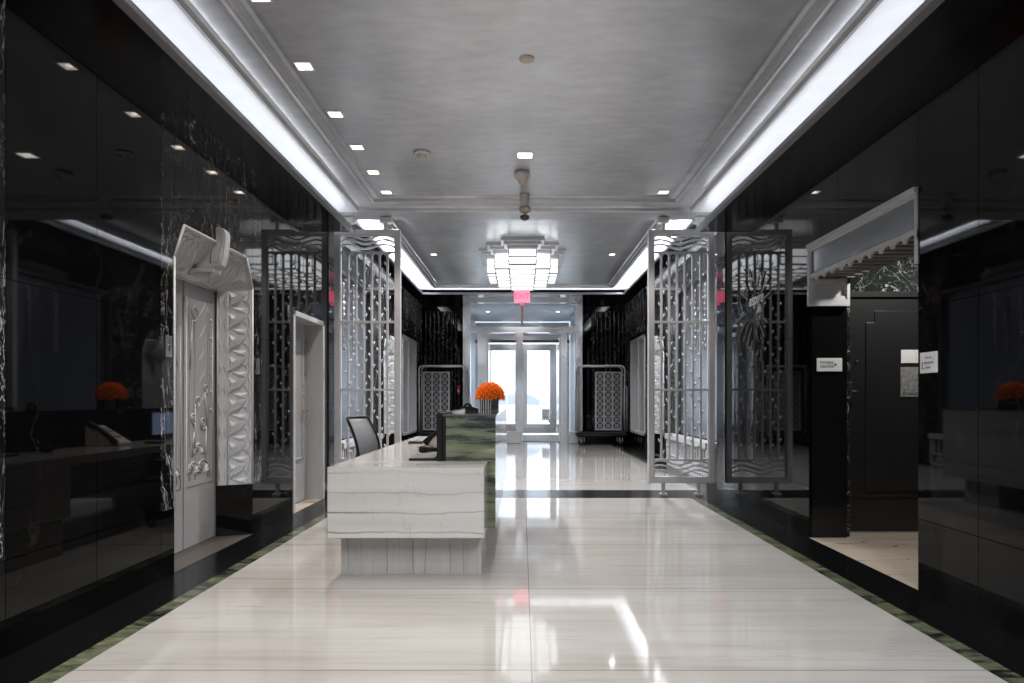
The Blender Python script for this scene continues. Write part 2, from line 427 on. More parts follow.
# far bay
prof2 = [(a, b) for a, b in ((2.435, 4.362), (2.43, 4.262), (2.42, 4.275), (2.405, 4.295), (2.36, 4.295), (2.35, 4.285), (2.33, 4.285), (2.32, 4.30), (2.29, 4.30), (2.28, 4.292), (2.265, 4.292), (2.25, 4.32), (2.20, 4.32))]
mb = MB().sweep(prof2, ring(prof2, True, 18.40, YB1))
mb.box(C - 2.21, C + 2.21, YB1, 18.18, 4.32, 4.42)
struct(mb.build('ceiling_far', 'ceiling'), 'silver leaf ceiling around the big stepped light', 'ceiling')
mb = MB().box(C - 3.3, C - 2.43, YB1, 19.3, 4.362, 4.47).box(C + 2.43, C + 3.3, YB1, 19.3, 4.362, 4.47).box(C - 2.43, C + 2.43, 18.40, 19.3, 4.362, 4.47)
struct(mb.build('trim_4', 'cove'), 'pale silver cove surfaces round the far ceiling', 'cove')
mb = MB(); mb.cm = 0
mb.box(W2L - .05, C - 2.79, YB1, YE, SOF2, SOF2 + .02).box(C + 2.79, W2R + .05, YB1, YE, SOF2, SOF2 + .02).box(C - 2.79, C + 2.79, 18.77, YE, SOF2, SOF2 + .02)
mb.cm = 1
mb.box(C - 2.79, C - 2.74, YB1, 18.75, SOF2 - .003, SOF2 + .05).box(C + 2.74, C + 2.79, YB1, 18.75, SOF2 - .003, SOF2 + .05).box(C - 2.79, C + 2.79, 18.72, 18.77, SOF2 - .003, SOF2 + .05)
struct(mb.build('trim_5', ['soffit', 'trimsilver']), 'black soffit with a silver lip below the far cove lights', 'soffit')

# far side walls with elevator, mirror and niche openings
FS = dict(win=(10.4, 13.3), lift=(14.45, 15.88), niche=(16.65, 18.8))
def far_wall(side, W, name, label):
    mb = MB()
    def seg(a, b, z0, z1, cm=0):
        mb.cm = cm; x = sorted((W, W + side * .03)); mb.box(x[0], x[1], a, b, z0, z1)
    seg(YB1, FS['win'][0], 0, SOF2); seg(*FS['win'], 3.35, SOF2)
    seg(FS['win'][1], FS['lift'][0], 0, SOF2, 1); seg(*FS['lift'], 2.545, SOF2, 1); seg(FS['lift'][1], FS['niche'][0], 0, SOF2, 1)
    seg(*FS['niche'], 0, .37); seg(*FS['niche'], 2.86, SOF2, 0); seg(FS['niche'][1], YE, 0, SOF2)
    mb.cm = 1; x0, x1 = sorted((W, W + side * .03))
    a, b = FS['lift']
    mb.prism([(a, 2.29), (a + .145, 2.545), (a, 2.545)], 'x', x0, x1); mb.prism([(b, 2.29), (b, 2.545), (b - .145, 2.545)], 'x', x0, x1)
    mb.cm = 2; x = sorted((W + side * .03, W + side * .3))
    for a, b, z0, z1 in ((YB1, FS['win'][0], 0, 4.5), (*FS['win'], 3.35, 4.5), (FS['win'][1], 14.45, 0, 4.5), (14.45, 15.88, 2.62, 4.5), (15.88, 16.65, 0, 4.5), (*FS['niche'], 2.86, 4.5), (*FS['niche'], 0, .37), (18.8, YE, 0, 4.5)):
        mb.box(x[0], x[1], a, b, z0, z1)
    x = sorted((W + side * .45, W + side * .55)); mb.box(x[0], x[1], YB1, YE, 0, 4.5)
    mb.cm = 1                                        # flutes near the corner
    for k in range(9):
        y = 16.75 + k * .36
        mb.lathe([(.055, 2.95 if y < 18.9 else .37), (.055, 3.98)], (W - side * .005, y, 0), 'z', 12)
    return struct(mb.build(name, ['black', 'flute', 'soffit']), label, 'wall')
far_wall(-1, W2L, 'wall_left_far', 'black fluted marble wall beyond the screen, chair side')
far_wall(1, W2R, 'wall_right_far', 'black fluted marble wall beyond the screen, opposite the chair')

# end wall with flutes
mb = MB()
for s in (-1, 1):
    x = sorted((C + s * 1.70, W2L - .3 if s < 0 else W2R + .3)); mb.cm = 0; mb.box(x[0], x[1], YE, YE + .3, 0, 4.5)
    mb.cm = 1
    for k in range(8):
        X = C + s * (2.05 + .125 * k) if s > 0 else C - (1.98 + .125 * k)
        mb.lathe([(.058, .42), (.058, 3.84)], (X, YE, 0), 'z', 14)
    mb.cm = 0; x = sorted((C + s * 1.86, C + s * 2.95)); mb.box(x[0], x[1], YE - .05, YE, 0, .42)
mb.cm = 0; mb.box(-1.75, 1.8, YE, YE + .3, 4.17, 4.5)
struct(mb.build('wall_end', ['black', 'flute']), 'black marble end wall with upright flutes beside the entrance', 'wall')
mb = MB().box(WL - .6, WR + .6, Y0 - .2, Y0, 0, 3.9)  # unseen end of the hall, kept pale so it bounces light forward
struct(mb.build('wall_back', 'vestibule'), 'unseen wall behind the viewer, made pale to bounce light', 'wall')
mb = MB().box(-3.2, 3.3, Y0 - .2, YB0, 3.86, 3.95).box(-3.4, 3.5, YB1, YE + .3, 4.5, 4.6)
struct(mb.build('ceiling_slab', 'soffit'), 'dark slab above the ceilings', 'ceiling')

# ------------------------------------------------------------------ cove light strips
def strip(x0, x1, y0, y1, z, label, glow='cove_light', out=(1, 0)):
    # slim aluminium profile whose glowing face leans towards the wall, as cove lights do
    m = MB(); m.cm = 0; m.box(x0, x1, y0, y1, z, z + .006)
    lo, hi = z + .006, z + .030
    zs = {(1, 0): (hi, lo, lo, hi), (-1, 0): (lo, hi, hi, lo), (0, 1): (hi, hi, lo, lo)}[out]
    m.add([(x0, y0, z + .006), (x1, y0, z + .006), (x1, y1, z + .006), (x0, y1, z + .006)] + [(a, b, c) for (a, b), c in zip(((x0, y0), (x1, y0), (x1, y1), (x0, y1)), zs)], [(0, 1, 5, 4), (1, 2, 6, 5), (2, 3, 7, 6), (3, 0, 4, 7)])
    m.cm = 1; m.add([(a, b, c + .001) for (a, b), c in zip(((x0, y0), (x1, y0), (x1, y1), (x0, y1)), zs)], [(0, 1, 2, 3)])
    o = m.build('cove_light', ['plastic_white', glow])
    tag(o, label, 'cove light', 'cove light strips')
strip(C - 2.34, C - 2.30, -2.0, YB0 - .02, SOF + .031, 'hidden light strip in the near cove above the elevator wall', out=(-1, 0))
strip(C + 2.30, C + 2.34, -2.0, YB0 - .02, SOF + .031, 'hidden light strip in the near cove above the sunburst sign wall')
strip(C - 2.87, C - 2.83, YB1 + .1, 18.8, SOF2 + .021, 'hidden light strip in the far cove on the chair side', 'cove_far', (1, 0))
strip(C + 2.83, C + 2.87, YB1 + .1, 18.8, SOF2 + .021, 'hidden light strip in the far cove opposite the chair', 'cove_far', (-1, 0))
strip(C - 2.8, C + 2.8, 18.84, 18.88, SOF2 + .021, 'hidden light strip in the cove above the entrance', 'cove_far', (0, 1))

# ------------------------------------------------------------------ downlights
def downlight(x, y, z, label, glow='lamp_glow', power=60, colr=(1, .86, .72), ang=95, s=.054, blend=.6):
    t = thing('downlight', label, 'ceiling light', (x, y, z), 0, 'square ceiling downlights')
    m = MB()
    for a, b, c, d in ((-s - .012, s + .012, -s - .012, -s), (-s - .012, s + .012, s, s + .012), (-s - .012, -s, -s, s), (s, s + .012, -s, s)): m.box(a, b, c, d, -.006, .0)
    m.build('trim_frame', 'plastic_white', t)
    m = MB(); m.add([(-s, -s, -.003), (s, -s, -.003), (s, s, -.003), (-s, s, -.003), (-s * .5, -s * .5, -.0015), (s * .5, -s * .5, -.0015), (s * .5, s * .5, -.0015), (-s * .5, s * .5, -.0015)],
                    [(3, 2, 6, 7), (2, 1, 5, 6), (1, 0, 4, 5), (0, 3, 7, 4), (7, 6, 5, 4)])
    m.build('reflector', glow, t)
    m = MB(); m.lathe([(0, -.0045), (.022, -.004), (.024, -.002)], seg=14); m.build('lamp', 'lamp_white', t)
    if power:
        L = bpy.data.lights.new('downlight_lamp', 'SPOT'); L.energy = power; L.color = colr; L.spot_size = math.radians(ang); L.spot_blend = blend; L.shadow_soft_size = .05
        lo = bpy.data.objects.new('downlight_lamp', L); col.objects.link(lo); lo.parent = t; lo.location = (0, 0, -.03)
P1 = 52
warm = (1, .92, .85)
for i, y in enumerate((1.91, 2.68, 3.45, 4.22)):
    downlight(-1.63, y, ZC, 'square downlight of the long row nearest the viewer, number %s from the front' % ('one', 'two', 'three', 'four')[i], power=P1, colr=(1, .92, .84))
for y, w in ((5.11, 'nearest visible square downlight of the row over the elevator side'), (5.97, 'second visible square downlight of the row over the elevator side'), (6.75, 'third visible square downlight of the row over the elevator side'),
             (7.49, 'fourth visible square downlight of the row over the elevator side'), (8.21, 'last square downlight of the row, beside the end moulding')):
    downlight(-1.63, y, ZC, w, power=P1, colr=warm)
for y in (1.6, 3.2):
    downlight(1.70, y, ZC, 'square downlight overhead by the sunburst sign wall, %s' % ('nearest the viewer' if y < 2 else 'second from the viewer'), power=P1, colr=(.97, .98, 1))
for i, y in enumerate((1.14, .37, -.40, -1.17, -1.94)):  # unseen downlights added behind the viewer to light the desk front
    for x, sd in ((-1.63, 'elevator'), (1.70, 'sunburst sign')):
        downlight(x, y, ZC, 'unseen added downlight behind the viewer on the %s side, %s back' % (sd, ('first', 'second', 'third', 'fourth', 'fifth')[i]), power=P1 * 1.35, colr=(.94, .97, 1), ang=150, blend=.3)
downlight(1.70, 8.21, ZC, 'single square downlight near the screen on the sunburst sign side', power=P1, colr=warm)
downlight(.03, 6.97, ZC, 'bright white square downlight in the middle of the near ceiling', 'lamp_white', P1 * 1.3, (.97, .98, 1), s=.07)
downlight(.03, 2.6, ZC, 'white square downlight in the middle of the ceiling above the viewer', 'lamp_white', P1 * 1.3, (.97, .98, 1), s=.07)
for x in (-1.86, 1.90):
    downlight(x, 14.4, ZC2, 'small downlight in the far ceiling on the %s side of the stepped light' % ('chair' if x < 0 else 'cart and sunburst'), power=P1 * 5, colr=(.96, .98, 1), ang=140)
for x, w in ((-1.86, 'on the chair side'), (.03, 'in the middle'), (1.90, 'opposite the chair')):  # extra hidden lamps put in to brighten the far floor and screens
    downlight(x, 10.1, ZC2, 'added fill downlight hidden just past the beam, %s' % w, power=P1 * 6, colr=(.96, .98, 1), ang=140)
for x in (-1.1, 1.16):
    downlight(x, 22.0, 4.1, 'downlight inside the vestibule behind the transom, %s the red exit sign' % ('left of' if x < 0 else 'right of'), 'lamp_white', 70, (.95, .97, 1), ang=150)
downlight(3.55, 5.75, 2.945, 'downlight in the recess above the black fitness door', 'lamp_white', 75, (1, .96, .9), ang=150)

# ------------------------------------------------------------------ ceiling detectors
t = thing('smoke_detector', 'white round smoke detector on the near ceiling beside the downlight row', 'smoke detector', ((422 - 522) * 6.89 / 683, 6.89, ZC))
MB().lathe([(0, 0), (.085, 0), (.085, -.02), (.07, -.028), (.05, -.03)], seg=24).build('base', 'plastic_white', t)
MB().lathe([(.05, -.03), (.045, -.045), (.03, -.058), (0, -.06)], seg=20).build('sensor', 'cream', t)
t = thing('sprinkler_cover', 'flat round sprinkler cover in the middle of the near ceiling', 'sprinkler', (.035, 5.0, ZC))
MB().lathe([(0, -.012), (.052, -.012), (.056, -.006), (.056, 0)], seg=24).build('plate', 'cream', t)
t = thing('smoke_detector', 'bulbous white detector hanging behind the bright middle downlight', 'smoke detector', (.0, 7.49, ZC))
MB().lathe([(0, 0), (.08, 0), (.09, -.025), (.085, -.05), (.06, -.075)], seg=24).build('base', 'plastic_white', t)
MB().lathe([(.06, -.075), (.05, -.095), (.03, -.105), (.028, -.125), (0, -.13)], seg=20).build('sensor', 'cream', t)
t = thing('camera_pendant', 'small cylinder pendant with a dome camera hanging under the beam', 'security camera', (.035, 8.3, ZC))
MB().lathe([(0, 0), (.06, 0), (.06, -.02), (.052, -.03), (.052, -.16), (0, -.16)], seg=20).build('canister', 'plastic_white', t)
MB().lathe([(.052, -.16), (.07, -.165), (.072, -.20), (.06, -.22), (.02, -.225), (.02, -.26)], seg=20).build('collar', 'cream', t)
MB().lathe([(.02, -.26), (.055, -.262), (.058, -.285), (.04, -.31), (0, -.325)], seg=20).build('dome', 'darksteel', t)

# ------------------------------------------------------------------ metal screens
def make_screen(label):
    X0, X1, Z0, Z1 = 0.0, .87, .156, 3.49
    t = thing('metal_screen', label, 'metal screen', (0, 9.0, 0), 0, 'wrought nickel screens between the bays')
    fw = .072; m = MB()
    for a, b, z0, z1 in ((X0, X1, Z0, Z0 + fw), (X0, X1, Z1 - fw, Z1), (X0, X0 + fw, Z0 + fw, Z1 - fw), (X1 - fw, X1, Z0 + fw, Z1 - fw)): m.box(a, b, -.04, .04, z0, z1)
    # raised inner moulding of the frame
    for a, b, z0, z1 in ((X0 + fw, X1 - fw, Z0 + fw, Z0 + fw + .012), (X0 + fw, X1 - fw, Z1 - fw - .012, Z1 - fw), (X0 + fw, X0 + fw + .012, Z0 + fw, Z1 - fw), (X1 - fw - .012, X1 - fw, Z0 + fw, Z1 - fw)): m.box(a, b, -.022, .022, z0, z1)
    m.build('frame', 'silver', t, bevel=.012)
    a, b = X0 + fw, X1 - fw; w = b - a
    zr = [.462, 1.385, 2.278, 3.192]
    for z in zr:
        MB().box(a, b, -.018, .018, z - .014, z + .014).build('rail', 'silver', t)
    for base in (.255, 3.225):
        for k in range(3):
            z = base + .045 + k * .062
            pts = [(a + w * i / 32, 0, z + .030 * math.sin(i / 32 * 2 * PI * 1.5 + .4)) for i in range(33)]
            m = MB().tube(pts, .014, 6)
            for q in (5, 16, 27): m.lathe([(0, -.018), (.02, 0), (0, .018)], pts[q], 'x', 8)
            m.build('wave_rod', 'silver', t)
    nb = 6
    for i in range(nb):
        x = a + w * (i + 1) / (nb + 1); m = MB()
        m.box(x - .013, x + .013, -.014, .014, zr[0], zr[3] - .01)
        # arch springing under the top rail
        sp = w / (nb + 1)
        for sgn in (-1, 1):
            pts = [(x + sgn * sp / 2 * (1 - math.cos(q * PI / 2 / 6)), 0, zr[3] - .075 + .065 * math.sin(q * PI / 2 / 6)) for q in range(7)]
            m.tube(pts, .010, 5)
        # thorns, alternating sides
        z = zr[0] + .10 + (.08 if i % 2 else 0); sgn = 1 if i % 2 else -1; n = 0
        while z < zr[3] - .14:
            sg = sgn * (1 if n % 2 else -1)
            m.tube([(x + sg * .01, 0, z - .015), (x + sg * .028, 0, z), (x + sg * .040, 0, z + .03)], [.013, .012, .004], 5)
            z += .15; n += 1
        m.build('bar', 'silver', t)
    for x in (X0 + .20, X1 - .20):
        m = MB().box(x - .021, x + .021, -.021, .021, Z1, 3.585); m.rbox(x - .07, x + .07, -.06, .06, 3.575, 3.655, .01); m.lathe([(0, -.066), (.012, -.066), (.014, -.06)], (x, 0, 3.62), 'y', 10)
        m.build('hanger', 'plastic_white', t)
        m = MB().box(x - .021, x + .021, -.021, .021, .02, Z0); m.box(x - .05, x + .05, -.05, .05, 0, .022)
        m.build('foot', 'silver', t)
    return t
scrn = make_screen('silver wrought metal screen behind the reception desk and chair'); scrn.location.x = -2.466
s2 = copy_tree(scrn); s2.location.x = 1.66; s2['label'] = 'silver wrought metal screen standing by the sunburst sign wall'

# ------------------------------------------------------------------ elevators
def V2(p): return Vector((p[0], p[1], p[2]))
def make_elevator(label):
    t = thing('elevator_entrance', label, 'elevator', (0, 0, 0), 0, 'cast nickel elevator entrances')
    wo, wi, zo, zt, zi, dp, zb = .715, .575, 2.29, 2.545, 2.24, -.27, .47
    for s in (-1, 1):
        m = MB()
        A, B = Vector((s * wo, 0, 0)), Vector((s * wi, dp, 0)); u = (B - A).normalized(); L = (B - A).length
        nrm = Vector((-s * abs(u.y), abs(u.x), 0)).normalized()
        def P(a, z, h=0): return A + u * (a * L) + Vector((0, 0, z)) + nrm * h
        m.quad(P(0, zb), P(1, zb), P(1, zi), P(0, zo))
        m.add([P(0, zb, -.03), P(1, zb, -.03), P(1, zi, -.03), P(0, zo, -.03)], [(0, 1, 2, 3)])
        # edge moulding beads
        m.tube([P(0, zb), P(0, zo)], .010, 6); m.tube([P(.70, zb, .002), P(.70, zi)], .006, 6); m.tube([P(.98, zb), P(.98, zi)], .008, 6)
        # wavy bead line along the outer edge
        m.tube([P(.09 + .028 * math.sin(i * .9), zb + (zo - zb - .03) * i / 90, .004) for i in range(91)], .008, 5)
        rows = 9; dz = (zi - zb) / rows
        for r in range(rows):
            z = zb + r * dz
            m.pyr([P(.14, z + dz * .02), P(.42, z + dz * .02), P(.66, z + dz * .30), P(.14, z + dz * .30)], nrm, .014)
            m.pyr([P(.67, z + dz * .34), P(.67, z + dz * 1.02), P(.42, z + dz * .86)], nrm, .018)
            m.pyr([P(.14, z + dz * .34), P(.30, z + dz * .62), P(.14, z + dz * .95)], nrm, .014)
            for q in range(4):
                m.bar(P(.20 + .085 * q, z + dz * (.98 - .03 * q), .010), P(.40 + .085 * q, z + dz * (.56 - .07 * q), .012), .012, .024, nrm)
            # inner strip of small leaves
            m.pyr([P(.74, z + .01), P(.84, z + dz * .5), P(.74, z + dz - .01)], nrm, .010)
            m.pyr([P(.95, z + .01), P(.95, z + dz - .01), P(.85, z + dz * .5)], nrm, .010)
        m.build('jamb', 'relief', t)
        m = MB()
        m.add([P(0, 0, 0), P(1, 0, 0), P(1, zb, 0), P(0, zb, 0), P(0, 0, -.02), P(1, 0, -.02), P(1, zb, -.02), P(0, zb, -.02)], [(0, 1, 2, 3), (4, 5, 6, 7), (0, 1, 5, 4), (3, 2, 6, 7), (1, 2, 6, 5), (0, 3, 7, 4)])
        tag(m.build('jamb_base', 'black', t), 'black marble foot of the elevator jamb')
    # header: sloping soffit with corner gussets
    m = MB()
    H0, H1 = Vector((0, 0, zt)), Vector((0, dp, zi)); d = H1 - H0; hn = Vector((0, -d.z, d.y)).normalized()
    if hn.y < 0: hn = -hn
    if hn.z > 0: hn = Vector((0, abs(d.z), -abs(d.y))).normalized()
    def Q(x, a, h=0): return Vector((x, 0, 0)) + H0 + d * a + hn * h
    m.quad(Q(-wi, 0), Q(wi, 0), Q(wi, 1), Q(-wi, 1))
    for s in (-1, 1):
        m.quad((s * wo, 0, zo), (s * wi, 0, zt), (s * wi, dp, zi))
        G = [Vector((s * wo, 0, zo)), Vector((s * wi, 0, zt)), Vector((s * wi, dp, zi))]
        gn = (G[1] - G[0]).cross(G[2] - G[0]).normalized()
        if gn.y < 0: gn = -gn
        def GP(a, b, h=0.004): return G[0] * (1 - a - b) + G[1] * a + G[2] * b + gn * h
        m.pyr([GP(.2, .15), GP(.62, .12), GP(.2, .62)], gn, .012)
        pts = [GP(.05 + .9 * i / 24, .06 + .03 * math.sin(i * 1.3)) for i in range(25)]; m.tube(pts, .007, 5)
        for q in range(3): m.tube([GP(.12 + .1 * q, .16 + .04 * q), GP(.12 + .1 * q, .62 - .1 * q), GP(.5 - .05 * q, .16 + .03 * q)], .004, 4)
        # raised leaves on the header, mirrored about the keystone
        for q in range(5):
            x0 = s * (.13 + .088 * q)
            m.pyr([Q(x0, .98), Q(x0 + s * .075, .98), Q(x0 + s * .14, .18), Q(x0 + s * .085, .14)], hn, .045)
            m.bar(Q(x0 + s * .04, .96, .012), Q(x0 + s * .11, .2, .012), .007, .01, hn)
        for row in range(2):
            pts = [Q(s * (.12 + .45 * i / 40), .07 + .09 * row + .035 * abs(math.sin(i * PI / 8 + row * PI / 2)), .004) for i in range(41)]
            m.tube(pts, .007, 5)
        m.pyr([Q(s * .06, .58), Q(s * .56, .98), Q(s * .06, .98)], hn, .045)
    m.tube([Q(-wi, 0), Q(wi, 0)], .013, 6); m.tube([Q(-wi, 1), Q(wi, 1)], .009, 6)
    for s in (-1, 1): m.tube([(s * wi, 0, zt), (s * wo, 0, zo)], .013, 6)
    m.build('header', 'relief', t)
    # keystone bracket: curled console
    pts = [(-.19, 2.325), (-.04, 2.335), (.045, 2.355), (.065, 2.43), (.082, 2.56)]
    for q in range(9):
        th = -.2 + q * (PI + .2) / 8; pts.append((.018 + .066 * math.cos(th), 2.605 + .065 * math.sin(th)))
    pts += [(-.06, 2.55), (-.10, 2.46)]
    m = MB().prism(pts, 'x', -.045, .045); m.build('keystone', 'relief', t, bevel=.006)
    m = MB()
    for sx in (-1, 1):
        x = sx * .047
        inner = [(-.045, 2.375), (.030, 2.39), (.058, 2.55), (.050, 2.61), (.018, 2.645), (-.015, 2.61), (-.035, 2.52)]
        m.tube([(x, a, b) for a, b in inner], .005, 5, closed=True)
    m.box(-.07, .07, -.20, -.01, 2.295, 2.328).box(-.055, .055, -.22, -.05, 2.272, 2.296)
    m.build('scroll_trim', 'relief', t)
    tag(MB().lathe([(0, -.045), (.030, -.045), (.034, 0), (.030, .045), (0, .045)], (0, -.03, 2.690), 'x', 14).box(-.04, .04, -.045, -.01, 2.60, 2.68).build('finial', 'darksteel', t), 'dark curl on top of the keystone')
    # door leaves with embossed plants
    for s in (-1, 1):
        m = MB(); x0, x1 = (.013, .60) if s > 0 else (-.60, -.013)
        m.box(x0, x1, dp - .06, dp - .02, .012, zi + .03)
        lf = m.build('door_leaf', 'dooralu', t)
        m = MB(); yy = dp - .019
        a, b = (.05, .53)
        def R(x, z): return (s * (a + (b - a) * x), yy, .52 + 1.6 * z)
        for pth in ([R(0, 0), R(1, 0), R(1, 1), R(0, 1)],): m.tube(pth, .006, 5, closed=True)
        # stems
        for x in (.12, .30, .80, .88): m.tube([R(x + .02 * math.sin(i * .5), .03 + .94 * i / 24) for i in range(25)], .007, 5)
        def spiral(cx, cz, r, turns=1.7, dirn=1, tail=None, w=.010):
            pts = []
            for i in range(30):
                f = i / 29; th = dirn * f * turns * 2 * PI + PI / 2; rr = r * (.15 + .85 * f)
                p = R(cx, cz); pts.append((p[0] + rr * math.cos(th), yy, p[2] + rr * math.sin(th)))
            if tail: pts.append(R(*tail))
            m.tube(pts, w, 5)
        spiral(.28, .92, .075, 1.6, 1, (.12, .62)); spiral(.62, .33, .06, 1.7, -1, (.70, .10)); spiral(.40, .45, .055, 1.7, 1, (.28, .2))
        spiral(.25, .36, .05, 1.6, -1, (.2, .15)); spiral(.72, .52, .045, 1.6, 1, (.8, .3))
        for k in range(5):
            z = .38 + .12 * k
            m.pyr([R(.40, z), R(.78, z + .13), R(.78, z + .155), R(.40, z + .035)], (0, 1, 0), .008)
        for k in range(6):
            z = .4 + .1 * k
            m.lathe([(0, .012), (.016, .008), (.02, 0)], R(.93, z), 'y', 8)
        for cx, cz, r0 in ((.25, .06, .10), (.62, .05, .12), (.45, .16, .09)):       # shell fans
            for q in range(7):
                th = PI * .12 + q * PI * .76 / 6; p = R(cx, cz)
                m.pyr([(p[0] + .02 * math.cos(th - .15), yy, p[2] + .02 * math.sin(th)), (p[0] + r0 * math.cos(th - .1), yy, p[2] + r0 * math.sin(th - .1)), (p[0] + r0 * math.cos(th + .1), yy, p[2] + r0 * math.sin(th + .1))], (0, 1, 0), .014)
            m.tube([(R(cx, cz)[0] + r0 * 1.06 * math.cos(th), yy, R(cx, cz)[2] + r0 * 1.06 * math.sin(th)) for th in [PI * i / 12 for i in range(13)]], .008, 5)
        m.build('relief', 'dooralu', lf)
    m = MB().box(-.714, .714, dp - .12, dp - .09, 0, zi + .1); m.box(-.6, .6, dp - .06, dp, zi, zi + .04).box(.605, .714, dp - .09, dp, 0, zi + .1).box(-.714, -.605, dp - .09, dp, 0, zi + .1).box(-.714, .714, dp - .12, dp + .05, zi + .06, zi + .1)
    m.build('shaft_backing', 'blackpaint', t)
    m = MB().add([(-wo, 0, 0), (wo, 0, 0), (.6, dp - .06, 0), (-.6, dp - .06, 0), (-wo, 0, .004), (wo, 0, .004), (.6, dp - .06, .004), (-.6, dp - .06, .004)], [(4, 5, 6, 7), (0, 1, 5, 4)])
    for k in range(4): m.box(-.56, .56, dp - .05 + .03 * k, dp - .04 + .03 * k, .004, .007)
    m.build('sill', 'sill', t)
    return t
el = make_elevator('carved nickel elevator entrance in the near black wall beside the reception desk')
el.location = (WL, 5.645, 0); el.rotation_euler.z = -PI / 2
e2 = copy_tree(el); e2.location = (W2L, 15.165, 0); e2['label'] = 'carved elevator entrance seen through the screen behind the chair'
e3 = copy_tree(el); e3.location = (W2R, 15.165, 0); e3.rotation_euler.z = PI / 2; e3['label'] = 'carved elevator entrance seen through the screen by the sunburst sign'

# ------------------------------------------------------------------ silver door in the left wall (door_1)
t = thing('door_1', 'pale grey panelled door with brass lever recessed in the black wall by the screen', 'door', (WL, 7.48, 0), kind='structure')
m = MB(); D = .20
m.box(-D, .012, 1.10, 1.18, 0, 2.24).box(-D, .012, 0, .06, 0, 2.24).box(-D, .012, 0, 1.18, 2.18, 2.24)
m.box(-D - .06, -D, 1.06, 1.18, 0, 2.24).box(-D - .06, -D, 0, .08, 0, 2.24)
m.build('door_frame', 'paint', t, bevel=.006)
m = MB().box(-D - .05, -D - .01, .07, 1.07, .01, 2.19)
for a, b, c, d in ((.17, .97, .52, .55), (.17, .97, 2.00, 2.03), (.17, .20, .52, 2.03), (.94, .97, .52, 2.03)): m.box(-D - .01, -D + .006, a, b, c, d)
lf = m.build('door_leaf', 'paint', t, bevel=.004)
m = MB().lathe([(0, 0), (.026, 0), (.026, .008), (.01, .012), (.01, .05)], (-D - .01, 1.00, 1.12), 'x', 14)
m.tube([(-D + .04, 1.0, 1.12), (-D + .045, .94, 1.122), (-D + .04, .86, 1.118)], .014, 8)
tag(m.build('lever', 'gold', lf), 'brass lever handle')
m = MB()
for z in (1.42, 1.30): m.lathe([(0, .012), (.02, .01), (.022, 0)], (-D - .01, 1.0, z), 'x', 12)
m.box(-D - .01, -D + .02, 1.05, 1.065, 1.55, 2.0)
m.build('lock', 'steel', lf)
MB().box(-D, .0, 0, 1.18, 0, .006).build('threshold', 'recessfloor', t)
MB().box(-D - .085, -D - .065, 0, 1.18, 0, 2.24).build('backing', 'blackpaint', t)

# ------------------------------------------------------------------ fitness door in the right recess (door_2) and its transom
t = thing('door_2', 'black panelled door with stepped moulding in the recess by the notice', 'door', (2.99, 6.44, 0), kind='structure')
m = MB().box(.03, 1.28, .0, .05, .015, 2.22)
lf = m.build('door_leaf', 'blackpaint', t)
m = MB()
st = [(.25, .40), (.25, 1.55), (.25, 1.98), (.33, 1.98), (.33, 2.09), (1.18, 2.09), (1.18, .40)]
m.prism(st, 'y', -.012, 0); m.box(.1, 1.25, -.01, 0, .34, .352)
m.build('raised_panel', 'blackpaint', lf, bevel=.004)
m = MB().rbox(.068, .118, -.012, 0, 1.26, 1.42, .004); m.tube([(.093, -.01, 1.33), (.093, -.05, 1.33), (.16, -.055, 1.335)], .008, 8); m.lathe([(0, -.012), (.012, -.01), (.014, 0)], (.165, 0, 1.61), 'y', 12)
m.build('lever', 'darksteel', lf)
MB().box(0, 1.3, -.02, .05, 2.22, 2.27).box(0, .03, -.02, .05, 0, 2.22).build('door_frame', 'blackpaint', t)
MB().box(.0, 1.3, -.03, .02, 0, .015).build('threshold', 'steel', t)

t = thing('window_1', 'silver framed mirrored transom with scalloped lower edge above the recess', 'transom', (WR, 4.495, 0), kind='structure')
m = MB(); LY = 1.705
for z0, z1, d in ((2.615, 2.655, .03), (2.59, 2.615, .015)): m.box(-d, .04, 0, LY, z0, z1)
m.box(-.015, .04, 0, .022, 2.15, 2.63).box(-.02, .04, LY - .045, LY, 2.10, 2.61).box(-.012, .03, 0, LY, 2.36, 2.382)
m.build('window_frame', 'relief', t, bevel=.004)
MB().box(.004, .02, .022, LY - .045, 2.382, 2.59).build('pane', 'mirrorglass', t)
m = MB(); n = 11
for k in range(n):
    a, b = k * LY / n, (k + 1) * LY / n; mid = (a + b) / 2; hw = (b - a) / 2
    pts = [(a, 2.361), (a, 2.310)] + [(mid - hw * math.cos(q * PI / 8) * .86, 2.315 + .034 * math.sin(q * PI / 8)) for q in range(9)] + [(b, 2.310), (b, 2.361)]
    m.prism(pts, 'x', -.008, .012)
m.build('scalloped_trim', 'relief', t)
m = MB()
m.box(.03, .35, 1.66, 1.70, 2.10, 2.16).box(.03, .35, 1.67, 1.70, 2.16, 2.19).box(.03, .35, 1.66, 1.70, 2.30, 2.34).box(.325, .35, 1.66, 1.70, 2.16, 2.34)
m.build('return_frame', 'relief', t)
MB().box(.03, .325, 1.69, 1.702, 2.19, 2.36).build('return_pane', 'relief', t)
m = MB()
for k in range(14):
    y = .06 + k * .135; m.box(.05, .40, y, y + .085, 2.36, 2.42)
m.box(.05, .395, 0, 1.94, 2.42, 2.45)
m.build('slatted_soffit', 'slat', t)

